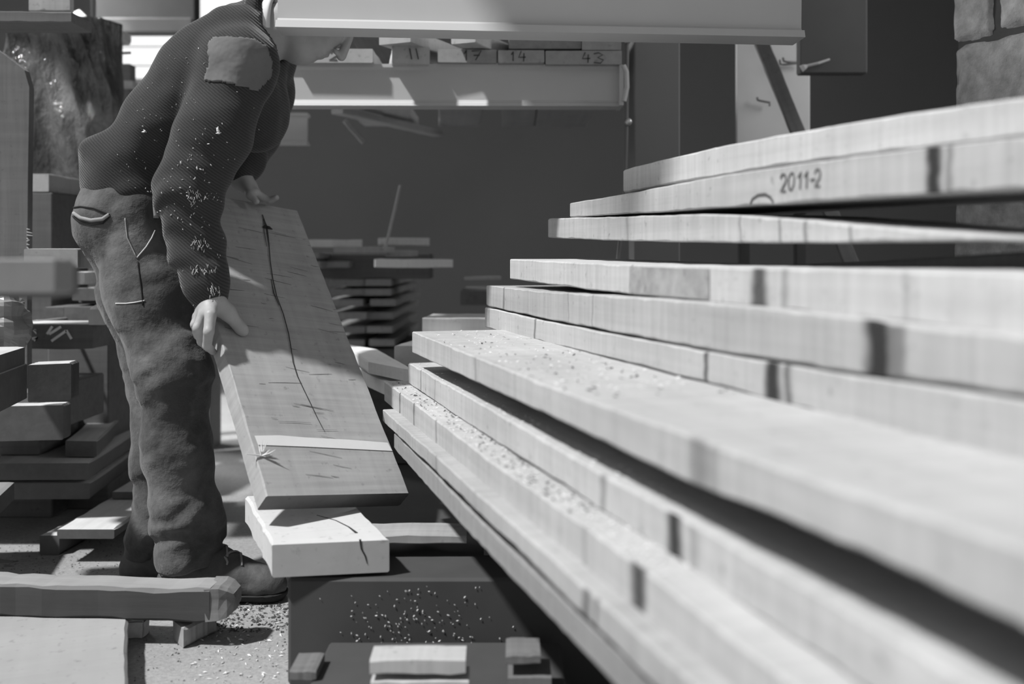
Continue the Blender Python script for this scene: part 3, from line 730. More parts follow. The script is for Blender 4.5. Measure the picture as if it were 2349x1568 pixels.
end_board('stacked_timber', 'left one of two dim timber ends behind the spray-painted beam', 100, 145, 704, 742, 3.35, .6, M['bark'], 0, GL, 'timber')
end_board('stacked_timber', 'right one of two dim timber ends behind the spray-painted beam', 147, 222, 704, 742, 3.35, .6, M['bark'], -6, GL, 'timber')
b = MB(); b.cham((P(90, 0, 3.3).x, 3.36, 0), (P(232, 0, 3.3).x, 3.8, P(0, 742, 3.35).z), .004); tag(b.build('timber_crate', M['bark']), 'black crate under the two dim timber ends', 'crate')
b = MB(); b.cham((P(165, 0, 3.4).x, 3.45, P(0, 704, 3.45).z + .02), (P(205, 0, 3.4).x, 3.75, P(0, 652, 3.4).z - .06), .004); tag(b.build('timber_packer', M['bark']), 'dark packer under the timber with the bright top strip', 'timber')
sp_ = side_board('painted_beam', 'thick dark beam with white spray-paint marks and a lit top edge', 22, 213, 745, 800, 3.1, .16, M['bark'], 0, GL, 'beam')
tp = MB(); tp.cham((P(22, 0, 3.1).x, 3.102, P(0, 745, 3.1).z), (P(213, 0, 3.1).x, 3.255, P(0, 745, 3.1).z + .004), .001); into(tp.build('lit_top_strip', M['pale']), sp_)['label'] = 'pale strip standing for the light on the top'  # thin pale slab laid on as the light on the beam's top
mk = MB()
for s in (((58, 757), (70, 748)), ((78, 756), (84, 764), (80, 756)), ((46, 781), (60, 779), (86, 774), (78, 781)), ((108, 766), (120, 748)), ((113, 766), (140, 749)), ((118, 782), (152, 758)), ((152, 757), (164, 777))):
    mk.ribbon([P(x, y, 3.099) for x, y in s], .008, V(0, -1, 0))
into(mk.build('paint_mark', M['paint']), sp_)['label'] = 'white spray-paint strokes'
make_board('stick', 'thin stick lying on the spray-painted beam', 'stick', P(40, 738, 3.15) , V(.07, .20, .002), .21, .012, .008, M['grey'])
make_board('stacked_timber', 'slanting bright-edged timber behind the back of the man\'s knee', 'timber', P(236, 690, 3.2), P(210, 704, 3.05) - P(236, 690, 3.2), .2, .05, .05, M['pale'], GL)

# plastic sack, far left
sk = MB()
vs = []; fs = []
n1, n2 = 26, 18; c = P(8, 745, 2.7)
for i in range(n1 + 1):
    th = math.pi * i / n1
    for j in range(n2):
        ph = 2 * math.pi * j / n2; p = V(math.sin(th) * math.cos(ph) * .055, math.sin(th) * math.sin(ph) * .06, math.cos(th) * .075)
        vs.append(c + p * (1 + .35 * (1 - 2.2 * abs(noise.noise(p * 22)))))
for i in range(n1):
    for j in range(n2): fs.append((i * n2 + j, i * n2 + n2 + j, i * n2 + n2 + (j + 1) % n2, i * n2 + (j + 1) % n2))
pm = plain('crumpled_grey_plastic', .30, .35, .4, 12, spec=.6)
tag(mesh_obj('plastic_sack', vs, fs, pm, smooth=False), 'small crumpled grey plastic sack at the left edge', 'sack')

corner_plank('stacked_timber', 'plank corner with a top tinted bright for sunlight at the left edge, below the sack', (-30, 821), (57, 794), .62, (-1, -.19), .24, .045, M['sunlit'], GL)
corner_plank('stacked_timber', 'dark timber with a bright slanted edge at the far left', (-30, 868), (62, 833), .575, (-1, -.2), .032, .09, M['sunlit'], GL)
corner_plank('stacked_timber', 'dark timber with a thin lit top edge, fourth up from the floor at the left', (64, 835), (163, 831), .570, (-.1, 1), .06, .10, M['sunlit'], GL)
corner_plank('stacked_timber', 'broad dark timber with a faint lit edge, above the long angled timber', (-60, 931), (145, 927), .435, (-.05, 1), .05, .10, M['sunlit'], GL)
corner_plank('stacked_timber', 'long angled timber with a bright top running away behind the legs of the man', (150, 1009), (222, 1010), .290, (-.22, .97), 1.05, .05, M['sunlit'], GL)
corner_plank('stacked_timber', 'upper of two wide planks with lit front edges, low at the left', (-40, 1061), (203, 1060), .236, (-.1, .99), .9, .052, M['sunlit'], GL)
corner_plank('stacked_timber', 'lower of two wide planks with lit front edges, low at the left', (-40, 1107), (206, 1106), .173, (-.1, .99), .9, .050, M['sunlit'], GL)
corner_plank('stacked_timber', 'grey timber corner at the left edge below the two wide planks', (-40, 1172), (33, 1104), .215, (-1, -.1), .2, .05, sunlit('grey_corner', .10, .24), GL)
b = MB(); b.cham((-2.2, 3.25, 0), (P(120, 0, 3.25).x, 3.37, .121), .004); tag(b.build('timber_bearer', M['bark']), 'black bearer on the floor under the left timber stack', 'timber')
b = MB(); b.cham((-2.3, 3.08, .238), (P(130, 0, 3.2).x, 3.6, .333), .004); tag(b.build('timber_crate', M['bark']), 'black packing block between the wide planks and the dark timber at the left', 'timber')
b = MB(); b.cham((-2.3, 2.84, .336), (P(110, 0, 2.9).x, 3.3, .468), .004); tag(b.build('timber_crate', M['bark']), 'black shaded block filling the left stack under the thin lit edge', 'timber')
corner_plank('floor_plank', 'pale plank with an angled end on offcuts, on the floor left of the man\'s boots', (131, 1212), (262, 1212), .098, (.0, 1), .42, .028, M['sunlit'], GL)
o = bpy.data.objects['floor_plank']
corner_plank('floor_plank', 'pale plank lying on the back of the angled-end plank, left of the man\'s shin', (257, 1126), (306, 1126), .125, (-.02, 1), .62, .024, M['sunlit'], GL)
corner_plank('floor_offcut', 'dark grey offcut on the floor under the angled-end plank', (91, 1226), (136, 1226), .058, (.1, 1), .3, .057, M['sunlit'], GL)
st = MB(); st.tube([P(-20, 1288, 2.78), P(30, 1293, 2.78), P(66, 1290, 2.8)], [.012, .010, .003], 6); st.tube([P(10, 1300, 2.74), P(40, 1306, 2.74), P(64, 1306, 2.75)], [.008, .008, .002], 6)
tag(st.build('bark_strip', M['bark']), 'dark split bark strip on the floor at the left edge', 'bark')

# near floor, left: pale board and blackened beam
corner_plank('floor_board', 'wide pale board lying flat in the lower left corner', (-300, 1660), (291, 1620), .06, (-.383, 1), .62, .055, wood('dusty_pale_board', .34, .05, .18, .05), None, 'board')
be = MB()
beam = make_board('blackened_beam', 'blackened old beam with a chipped end, lying across the lower left', 'beam', P(-250, 1338, 2.20), P(492, 1352, 2.16) - P(-250, 1338, 2.20), .716, .085, .072, sunlit('blackened_beam_wood', .07, .30), rough=.003, cham=.006)  # top coloured paler than the sides, standing for the light on it
tp = MB()
for i in range(40):
    pass
# the chipped, paler end piece
vs = []; fs = []; a = P(482, 1352, 2.163)
ring = [(0, 0, 0), (.0, .085, .004), (0, .085, -.07), (0, 0, -.07)]
prof = [(-.01, 1.0), (.018, .97), (.034, .86), (.046, .60)]
for xx, s in prof:
    for k in range(12):
        t = k / 12 * 4; i = int(t); f = t - i; p0, p1 = ring[i], ring[(i + 1) % 4]
        y, z = p0[1] + (p1[1] - p0[1]) * f, p0[2] + (p1[2] - p0[2]) * f
        y = .0425 + (y - .0425) * s; z = -.033 + (z + .033) * s
        vs.append(a + V(xx + noise.noise(V(xx * 60, y * 60, z * 60)) * .008, y + noise.noise(V(y * 50, z * 50, 3)) * .005, z + noise.noise(V(z * 60, xx * 70, 9)) * .006))
for i in range(3):
    for k in range(12): fs.append((i * 12 + k, i * 12 + 12 + k, i * 12 + 12 + (k + 1) % 12, i * 12 + (k + 1) % 12))
fs.append(tuple(range(12))); fs.append(tuple(36 + k for k in reversed(range(12))))
into(mesh_obj('broken_end', vs, fs, wood('broken_end_wood', .2, .6, .5, .2)), beam)['label'] = 'chipped broken end'
corner_plank('wedge', 'small pale wedge under the end of the blackened beam', (397, 1420), (421, 1440), .045, (.45, .9), .10, .044, M['grey'], None, 'wedge')
ch = MB(); c = P(312, 1440, 2.24); c.z = .022
vs, fs = rough_block(c - V(.022, .018, .021), c + V(.022, .018, .02), 3.3); tag(mesh_obj('wood_chunk', vs, fs, M['chip']), 'small splintered wood chunk on the floor beside the pale lower left board', 'chunk')

# offcut boards low in front of the platform, lower centre
GO = 'offcut boards before the black platform'
side_board('offcut_board', 'blurred pale offcut with a lit face at the bottom centre', 848, 1068, 1512, 1548, 1.62, .06, M['pale'], 1, GO)
side_board('offcut_board', 'lower blurred offcut cut by the bottom edge of the photo', 850, 1075, 1562, 1600, 1.62, .06, M['pale'], 1, GO)
side_board('offcut_board', 'dim short offcut right of the blurred pale offcut', 1160, 1240, 1502, 1524, 1.66, .08, M['old'], 0, GO)
side_board('offcut_board', 'dim offcut piece at the bottom edge right of centre', 1165, 1265, 1552, 1580, 1.66, .08, M['old'], 0, GO)
side_board('offcut_board', 'dim short offcut by the lower left corner of the black platform', 664, 725, 1537, 1560, 1.75, .08, M['old'], 0, GO)
b = MB(); b.cham((P(700, 0, 1.7).x, 1.70, 0), (P(1300, 0, 1.7).x, 1.93, .105), .004); tag(b.build('timber_bearer', M['platform']), 'black timber on the floor before the platform, behind the blurred offcuts', 'timber')
b = MB(); b.cham((P(860, 0, 1.63).x, 1.64, 0), (P(1060, 0, 1.63).x, 1.69, P(0, 1602, 1.63).z), .004); tag(b.build('packing_timber', M['black']), 'dark packing under the blurred offcuts at the bottom', 'timber')
b = MB(); b.cham((P(1168, 0, 1.66).x, 1.67, 0), (P(1262, 0, 1.66).x, 1.70, P(0, 1582, 1.67).z), .002); tag(b.build('packing_timber', M['black']), 'dark packing under the dim offcuts right of centre', 'timber')

# ------------------------------------------------------------------ sawdust and chips (uncountable)
def chips(name, label, place, count, m, s0, s1, cat='sawdust'):
    mb = MB()
    for i in range(count):
        p, n = place(); a = rnd.uniform(0, 6.28); l_ = rnd.uniform(s0, s1); w = l_ * rnd.uniform(.12, .5)
        t = V(math.cos(a), math.sin(a), 0); t = (t - n * t.dot(n)).normalized(); s = n.cross(t); t = (t + n * rnd.uniform(-.1, .35)).normalized()
        c = p + n * (.001 + w * .1)
        mb.add([c - t * l_ / 2, c - s * w / 2, c + t * l_ / 2, c + s * w / 2, c + n * w * .5],
               [(3, 2, 1, 0), (0, 1, 4), (1, 2, 4), (2, 3, 4), (3, 0, 4)])
    return tag(mb.build(name, m), label, cat, None, 'stuff')
UP = V(0, 0, 1)
def fl_place(x0, x1, y0, y1, bias=1):
    def f():
        q = on_plane(rnd.uniform(x0, x1), y0 + (y1 - y0) * rnd.random() ** bias, V(0, 0, 0), UP); return q, UP
    return f
chips('sawdust', 'scattered sawdust and bark chips on the floor below the man\'s boots', fl_place(300, 665, 1380, 1570), 260, M['darkchip'], .002, .008)
chips('sawdust', 'heap of dark shavings on the floor beside the black platform', fl_place(470, 660, 1385, 1450), 380, M['darkchip'], .003, .016)
chips('sawdust', 'pale shavings strewn on the floor beside the black platform', fl_place(440, 662, 1375, 1560), 160, M['chip'], .003, .016)
chips('sawdust', 'fine chips on the floor left of the man\'s boots', fl_place(0, 280, 1235, 1330), 320, M['darkchip'], .002, .009)
tc = stack_pt(pC, 1000, 780)[0]
def top_place(o, pxa, pxb, wmax):
    me = o.data; mw = o.matrix_world
    bvh = BVHTree.FromPolygons([mw @ v.co for v in me.vertices], [p.vertices[:] for p in me.polygons])
    u = o['_u']; nrm = V(DV.y, -DV.x, 0).normalized()
    def f():
        while True:
            D = u * F / (rnd.uniform(pxa, pxb) - 500); q = DV * D + V(nrm.x, nrm.y, 0) * u * V(DV.y, -DV.x, 0).length / 1.0
            base = P(500 + u * F / D, HZ, D); h = base + nrm * rnd.uniform(.004, wmax) + V(0, 0, 1)
            hit = bvh.ray_cast(h, V(0, 0, -1))
            if hit[0] is not None: return hit[0], UP
    return f
bpy.context.view_layer.update()
chips('sawdust', 'chips and dust on the dust-strewn top of the broad-topped plank', top_place(pC, 950, 1300, .22), 220, M['chip'], .003, .010)
chips('sawdust', 'dark specks on the dust-strewn top of the broad-topped plank', top_place(pC, 950, 1350, .22), 110, M['darkchip'], .002, .012)
chips('sawdust', 'sawdust on the littered plank low in the right stack', top_place(pA2, 886, 1500, .05), 500, M['chip'], .003, .009)
chips('sawdust', 'dark bark crumbs on the littered plank low in the right stack', top_place(pA2, 886, 1300, .05), 160, M['darkchip'], .003, .012)
chips('sawdust', 'sawdust on the plank under the broad-topped plank', top_place(pB, 940, 1500, .04), 200, M['chip'], .003, .009)
def face_place():
    return V(rnd.gauss(-.19, .075), 1.968, abs(rnd.gauss(.10, .06)) if rnd.random() < .8 else rnd.uniform(.01, .2)), V(0, -1, 0)
mb = MB()
for i in range(230):
    p, n = face_place()
    if not (-.40 < p.x < .02 and .005 < p.z < .205): continue
    l_ = rnd.uniform(.002, .007); a = rnd.uniform(0, 6.28); t = V(math.cos(a), 0, math.sin(a)); s = V(-t.z, 0, t.x)
    mb.add([p - t * l_ / 2, p - s * l_ * .2, p + t * l_ / 2, p + s * l_ * .2, p + n * l_ * .3], [(0, 1, 2, 3), (0, 4, 1), (1, 4, 2), (2, 4, 3), (3, 4, 0)])
tag(mb.build('sawdust', M['chip']), 'specks of sawdust clinging to the front of the black platform', 'sawdust', None, 'stuff')

# ------------------------------------------------------------------ the man
class Field:
    """a distance field on a grid; parts are blended in and the surface is read off as one continuous mesh"""
    def __init__(s, lo, hi, h):
        s.lo = np.array(lo, float); s.h = h; s.n = np.ceil((np.array(hi) - s.lo) / h).astype(int) + 1
        s.a = np.full(s.n, 5.0, np.float32)
    def win(s, lo, hi):
        i0 = np.clip(np.floor((lo - s.lo) / s.h).astype(int), 0, s.n); i1 = np.clip(np.ceil((hi - s.lo) / s.h).astype(int) + 1, 0, s.n)
        sl = tuple(slice(a, b) for a, b in zip(i0, i1))
        ax_ = [s.lo[k] + s.h * np.arange(i0[k], i1[k]) for k in range(3)]
        return sl, np.stack(np.meshgrid(*ax_, indexing='ij'), -1)
    def mix(s, sl, d, k, sub=False):
        a = s.a[sl]
        if sub:
            h = np.maximum(k - np.abs(a + d), 0) / k; s.a[sl] = np.maximum(a, -d) + h * h * k / 4
        else:
            h = np.maximum(k - np.abs(a - d), 0) / k; s.a[sl] = np.minimum(a, d) - h * h * k / 4
    def cap(s, a, b, ra, rb, k=.02, sub=False):
        a, b = np.array(a, float), np.array(b, float); m = max(ra, rb) + k + 4 * s.h
        sl, X = s.win(np.minimum(a, b) - m, np.maximum(a, b) + m)
        if X.size == 0: return
        ab = b - a; t = np.clip(((X - a) @ ab) / max(ab @ ab, 1e-9), 0, 1)
        d = np.linalg.norm(X - a - t[..., None] * ab, axis=-1) - (ra + (rb - ra) * t)
        s.mix(sl, d.astype(np.float32), k, sub)
    def chain(s, pts, rs, k=.02):
        for i in range(len(pts) - 1): s.cap(pts[i], pts[i + 1], rs[i], rs[i + 1], k)
    def ell(s, c, r, R=None, k=.02, sub=False):
        c = np.array(c, float); r = np.array(r, float); m = r.max() + k + 4 * s.h
        sl, X = s.win(c - m, c + m)
        if X.size == 0: return
        Q = X - c
        if R is not None: Q = Q @ np.array(R)
        k0 = np.linalg.norm(Q / r, axis=-1); k1 = np.linalg.norm(Q / (r * r), axis=-1)
        s.mix(sl, (k0 * (k0 - 1) / np.maximum(k1, 1e-6)).astype(np.float32), k, sub)
    def grid(s):
        return np.stack(np.meshgrid(*[s.lo[k] + s.h * np.arange(s.n[k]) for k in range(3)], indexing='ij'), -1)
    def surface(s):
        A = s.a; S = A < 0
        cnt = sum(S[i:S.shape[0] - 1 + i, j:S.shape[1] - 1 + j, k:S.shape[2] - 1 + k].astype(np.int8) for i in (0, 1) for j in (0, 1) for k in (0, 1))
        cells = np.argwhere((cnt > 0) & (cnt < 8)); idx = np.full(cnt.shape, -1, np.int64); idx[tuple(cells.T)] = np.arange(len(cells))
        acc = np.zeros((len(cells), 3)); num_ = np.zeros(len(cells))
        for ax_ in range(3):
            o1, o2 = (ax_ + 1) % 3, (ax_ + 2) % 3
            for i in (0, 1):
                for j in (0, 1):
                    a0 = cells.copy(); a0[:, o1] += i; a0[:, o2] += j; a1 = a0.copy(); a1[:, ax_] += 1
                    f0, f1 = A[tuple(a0.T)], A[tuple(a1.T)]; c_ = (f0 < 0) != (f1 < 0)
                    t = np.where(c_, f0 / np.where(c_, f0 - f1, 1), 0)
                    p = a0 - cells + 0.0; p[:, ax_] = t; acc += p * c_[:, None]; num_ += c_
        verts = s.lo + s.h * (cells + acc / num_[:, None]); faces = []
        for ax_ in range(3):
            o1, o2 = (ax_ + 1) % 3, (ax_ + 2) % 3
            sl0 = [slice(None)] * 3; sl1 = [slice(None)] * 3; sl0[ax_] = slice(0, -1); sl1[ax_] = slice(1, None)
            e = np.argwhere(S[tuple(sl0)] != S[tuple(sl1)])
            e = e[(e[:, o1] > 0) & (e[:, o2] > 0) & (e[:, o1] < S.shape[o1] - 1) & (e[:, o2] < S.shape[o2] - 1)]
            ins = S[tuple(e.T)]
            q = []
            for i, j in ((-1, -1), (0, -1), (0, 0), (-1, 0)):
                c_ = e.copy(); c_[:, o1] += i; c_[:, o2] += j; q.append(idx[tuple(c_.T)])
            q = np.stack(q, 1); q[~ins] = q[~ins][:, ::-1]; faces.append(q)
        return verts, np.concatenate(faces)
def np_obj(name, verts, faces, m, parent, disp=None):
    me = bpy.data.meshes.new(name)
    me.vertices.add(len(verts)); me.vertices.foreach_set('co', verts.astype(np.float32).ravel())
    me.loops.add(faces.size); me.loops.foreach_set('vertex_index', faces.astype(np.int32).ravel())
    me.polygons.add(len(faces)); me.polygons.foreach_set('loop_start', np.arange(0, faces.size, 4, dtype=np.int32))
    try: me.polygons.foreach_set('loop_total', np.full(len(faces), 4, np.int32))
    except Exception: pass
    me.update(calc_edges=True); me.validate()
    me.polygons.foreach_set('use_smooth', np.ones(len(me.polygons), bool))
    if disp:
        nv = len(me.vertices); no = np.empty(nv * 3, np.float32); me.vertices.foreach_get('normal', no); no = no.reshape(-1, 3)
        co = np.empty(nv * 3, np.float32); me.vertices.foreach_get('co', co); co = co.reshape(-1, 3)
        co += no * disp(co)[:, None]; me.vertices.foreach_set('co', co.astype(np.float32).ravel()); me.update()
    o = bpy.data.objects.new(name, me); COL.objects.link(o); me.materials.append(m)
    return into(o, parent)
def cut(F_, p, n, r=9.0):
    """remove what lies within r of p on the side the normal points to"""
    X = F_.grid() - np.array(p); d = (X @ np.array(Vector(n).normalized())).astype(np.float32)
    if r < 5: d = np.minimum(d, (r - np.linalg.norm(X, axis=-1)).astype(np.float32))
    F_.a = np.maximum(F_.a, d)
fbm = lambda co, s, z: np.array([noise.fractal(V(c[0] * s[0] + z, c[1] * s[1], c[2] * s[2]), 1.0, 2.0, 3) for c in co])

man = empty('person', P(400, 1340, 2.53), 'man in a dark ribbed sweater and worn jeans, bending over and holding the tilted board', 'person')
hipR, hipL = P(300, 500, 2.53), P(292, 500, 2.70)
kneR, kneL = P(398, 850, 2.45), P(364, 855, 2.62)
ankR, ankL = P(432, 1240, 2.47), P(350, 1235, 2.60)
shR, shL = P(548, 150, 2.44), P(600, 120, 2.76)
elR, elL = P(434, 445, 2.36), P(585, 310, 2.98)
wrR, wrL = P(484, 693, 2.335), P(551, 409, 2.80)
waist, chest, neck0 = P(326, 395, 2.615), P(506, 190, 2.61), P(592, 58, 2.60)

# --- head frame: the face looks right and down
hc = P(742, 30, 2.60)
up_ = V(.80, 0, .60).normalized(); fwd = V(.60, 0, -.80).normalized(); sd = up_.cross(fwd).normalized()
Hd = lambda f, u, s=0: hc + fwd * f + up_ * u + sd * s
RH = np.array([[fwd[i], sd[i], up_[i]] for i in range(3)])
def build_body():
    lo = np.array((-1.16, 2.10, .02)); hi = np.array((-.26, 3.10, 1.66)); h = .0042
    Fb = Field(lo, hi, h)
    # torso and limbs (under the clothes)
    Fb.chain([P(298, 470, 2.62), waist, chest, P(560, 95, 2.60)], [.10, .088, .11, .08], .05)
    Fb.chain([P(540, 120, 2.52), P(560, 110, 2.68)], [.09, .09], .05)
    for a, e_, w, in ((shR, elR, wrR), (shL, elL, wrL)): Fb.chain([a, e_, w], [.058, .043, .028], .02)
    for a, k_, n_ in ((hipR, kneR, ankR), (hipL, kneL, ankL)): Fb.chain([a, k_, n_ + V(0, 0, .0)], [.088, .055, .042], .03)
    # neck and head
    Fb.chain([P(565, 80, 2.60), P(640, 70, 2.60), Hd(-.02, -.04)], [.070, .060, .058], .03)
    Fb.ell(Hd(-.015, .045), (.098, .075, .092), RH, .02)          # skull
    Fb.ell(Hd(.03, -.035), (.062, .060, .085), RH, .03)           # face
    Fb.ell(Hd(.055, -.105), (.028, .034, .022), RH, .03)          # chin
    for s in (-1, 1):
        Fb.cap(Hd(-.01, -.065, s * .052), Hd(.05, -.105, s * .022), .016, .014, .03)   # jaw line
        Fb.ell(Hd(.058, -.02, s * .040), (.022, .024, .018), RH, .02)                  # cheek
        Fb.ell(Hd(.088, .022, s * .032), (.016, .020, .012), RH, .012, True)            # eye socket
        Fb.ell(Hd(.076, .022, s * .031), (.0125, .0125, .0125), RH, .003)               # eye ball
        Fb.cap(Hd(.086, .040, s * .012), Hd(.076, .042, s * .048), .009, .008, .012)    # brow
        Fb.ell(Hd(-.012, -.005, s * .078), (.020, .009, .032), RH, .01)                 # ear
        Fb.ell(Hd(-.008, -.005, s * .088), (.010, .006, .018), RH, .006, True)
    Fb.cap(Hd(.092, .018), Hd(.118, -.030), .009, .013, .010)     # nose
    for s in (-1, 1): Fb.ell(Hd(.104, -.034, s * .011), (.010, .008, .007), RH, .006)
    Fb.ell(Hd(.064, -.062), (.021, .034, .028), RH, .015)                                # muzzle
    Fb.cap(Hd(.088, -.060, -.018), Hd(.088, -.060, .018), .007, .007, .006)             # upper lip
    Fb.cap(Hd(.084, -.074, -.016), Hd(.084, -.074, .016), .007, .007, .006)             # lower lip
    Fb.cap(Hd(.096, -.067, -.022), Hd(.096, -.067, .022), .003, .003, .004, True)       # mouth line
    Fb.cap(Hd(.040, -.125, -.0), Hd(.0, -.085, 0), .02, .045, .03)                      # under the chin
    for s in (-1, 1): Fb.cap(Hd(-.06, -.10, s * .045), Hd(.0, -.13, s * .018), .010, .008, .015)   # neck cords
    # right hand, thumb on top of the board, fingers round its edge
    def fing(pts, rs): Fb.chain([P(*p) for p in pts], rs, .004)
    Fb.chain([wrR + V(-.01, .02, .03), wrR], [.030, .028], .02)
    for m_ in ((483, 722, 2.275), (467, 721, 2.300), (459, 722, 2.325), (453, 726, 2.350)):
        Fb.cap(wrR + (P(*m_) - wrR) * .05, P(*m_), .019, .0125, .016)
    fing([(483, 722, 2.275), (479, 760, 2.258), (475, 793, 2.285), (489, 806, 2.325)], [.0138, .0122, .0105, .0086])
    fing([(467, 721, 2.300), (453, 752, 2.290), (462, 784, 2.320), (478, 800, 2.355)], [.0130, .0112, .0098, .0080])
    fing([(459, 722, 2.325), (447, 744, 2.320), (454, 770, 2.348), (470, 786, 2.385)], [.0120, .0104, .0092, .0078])
    fing([(453, 726, 2.350), (446, 742, 2.352), (450, 762, 2.375), (465, 776, 2.405)], [.0105, .0090, .0080, .0070])
    tip = onb(559, 760, .0118); ipj = onb(545, 744, .018); mcp = onb(522, 716, .032)
    Fb.chain([wrR + V(.016, -.005, -.002), mcp, ipj], [.022, .0180, .0142], .012)
    Fb.chain([ipj, ipj.lerp(tip, .62), tip], [.0136, .0146, .0118], .006)
    # left hand lying on the far end of the board
    e_ = [P(551, 409, 2.80), P(580, 436, 2.80)]
    Fb.chain([wrL, P(570, 428, 2.80)], [.026, .024], .02)
    tops = []
    for i, (dx, dy, dd) in enumerate(((0, 0, -.03), (2, 1, -.008), (0, 2, .014), (-6, 2, .035))):
        b0 = P(585 + dx, 440 + dy, 2.80 + dd); b1 = P(604 + dx, 453 + dy, 2.81 + dd); b2 = P(620 + dx, 458 + dy, 2.81 + dd); b3 = P(633 + dx, 452 + dy, 2.80 + dd)
        Fb.cap(wrL + V(.01, dd * .3, -.01), b0, .017, .012, .014)
        Fb.chain([b0, b1, b2, b3], [.0115, .0100, .0088, .0075], .004)
    Fb.chain([P(562, 418, 2.78), P(574, 446, 2.755), P(588, 462, 2.745)], [.016, .012, .009], .008)
    # feet
    for a, x0_, x1_, D_ in ((ankR, 405, 590, 2.475), (ankL, 338, 500, 2.60)):
        Fb.chain([a, V(P(x0_, 0, D_).x, D_, .06), V(P(x1_, 0, D_).x, D_, .045)], [.042, .036, .026], .02)
    v, f = Fb.surface()
    return np_obj('body', v, f, M['skin'], man)
body = build_body(); body['label'] = 'bare head, neck and hands'

def build_sweater():
    Fs = Field((-1.20, 2.22, .64), (-.40, 3.12, 1.60), .0048)
    for dd, r in ((-.085, .0), (0, .012), (.085, .0)):
        o = V(0, dd, 0)
        Fs.chain([P(304, 425, 2.615) + o * .9, waist + o, P(416, 285, 2.61) + o, chest + o * 1.15, P(566, 98, 2.60) + o], [.096 + r, .098 + r, .108 + r, .118 + r, .082], .05)
    Fs.ell(P(250, 350, 2.60), (.050, .14, .040), None, .05)                  # bunched cloth at the small of the back
    Fs.chain([P(268, 405, 2.53), P(320, 440, 2.5), P(372, 470, 2.5)], [.05, .05, .045], .03)
    Fs.chain([P(575, 75, 2.60), P(603, 58, 2.60)], [.088, .078], .03)
    Fs.chain([P(560, 110, 2.55), shR, P(490, 300, 2.385), P(430, 445, 2.365), P(450, 570, 2.365), P(471, 655, 2.345), wrR + V(-.006, .006, .008)], [.085, .092, .083, .074, .060, .046, .034], .03)
    Fs.chain([P(580, 100, 2.66), shL, P(602, 210, 2.86), elL, P(560, 375, 2.85), wrL + V(.0, 0, .012)], [.085, .090, .083, .072, .055, .040], .03)
    Fs.ell(P(335, 452, 2.57), (.075, .15, .05), None, .05)
    Fs.ell(P(590, 260, 2.64), (.075, .13, .10), None, .06)                   # sweater front hanging
    cut(Fs, P(600, 45, 2.60) + V(.026, 0, .012), V(.90, 0, .05), .125)            # neck opening
    v, f = Fs.surface()
    def disp(co):
        # cuffs and sleeve creases
        a = Vector(elR); out = np.zeros(len(co))
        n1 = fbm(co, (5, 5, 5), 2.0) * .010
        ax_ = np.array(P(480, 655, 2.35) - elR); L = np.linalg.norm(ax_); ax_ = ax_ / L
        t = (co - np.array(elR)) @ ax_; rad = np.linalg.norm(co - np.array(elR) - t[:, None] * ax_, axis=1)
        m_ = np.clip((t + .12) / .08, 0, 1) * np.clip((L - t) / .05, 0, 1) * np.clip((.11 - rad) / .02, 0, 1)
        out += n1 + m_ * .0032 * np.sin(t * 85 + 2.2 * np.sin(co[:, 0] * 30))
        # folds running from the shoulder over the back
        q = co @ np.array((.78, .25, -.62)); b_ = co @ np.array((.62, 0, .78))
        w_ = np.clip((b_ - .55) / .2, 0, 1)
        out += w_ * .004 * np.sin(q * 55 + 4 * np.sin(b_ * 9))
        return out
    return np_obj('sweater', v, f, M['knit'], man, disp)
sweater = build_sweater(); sweater['label'] = 'dark ribbed wool sweater flecked with sawdust'

def build_trousers():
    Ft = Field((-1.20, 2.28, .02), (-.60, 2.90, 1.12), .005)
    for D_ in (2.53, 2.615, 2.70): Ft.chain([P(298, 432, D_), P(292, 500, D_)], [.104, .114], .05)
    Ft.ell(P(256, 505, 2.545), (.075, .09, .10), None, .05)
    Ft.ell(P(256, 505, 2.685), (.075, .09, .10), None, .05)
    Ft.chain([hipR, P(345, 680, 2.49), kneR, P(408, 1040, 2.46), P(428, 1180, 2.465), P(432, 1262, 2.47)], [.115, .100, .084, .078, .080, .083], .04)
    Ft.chain([hipL, P(322, 680, 2.65), kneL, P(373, 1050, 2.60), P(368, 1180, 2.60), P(335, 1255, 2.60)], [.112, .096, .080, .072, .066, .056], .04)
    cut(Ft, P(432, 1296, 2.47) , V(.12, 0, -1))
    v, f = Ft.surface()
    def disp(co):
        z = co[:, 2]; low = np.clip((.55 - z) / .15, 0, 1); n1 = fbm(co, (6, 6, 9), 7.0)
        ang = np.arctan2(co[:, 1] - 2.5, co[:, 0] + .80)
        crease = np.sin(z * 70 + 2.5 * np.sin(ang * 2) + 4 * n1)
        knee = np.exp(-((z - .60) / .09) ** 2); ank = np.exp(-((z - .17) / .10) ** 2)
        thigh = np.clip((z - .62) / .1, 0, 1)
        dg = np.sin((co[:, 0] * .8 - z * .6) * 48 + 3 * n1)
        return n1 * .006 + crease * (.0028 * knee +      .003 * ank + .0012 * low) + dg * .0028 * thigh
    return np_obj('trousers', v, f, M['denim'], man, disp)
trousers = build_trousers(); trousers['label'] = 'worn dirty blue-grey jeans'

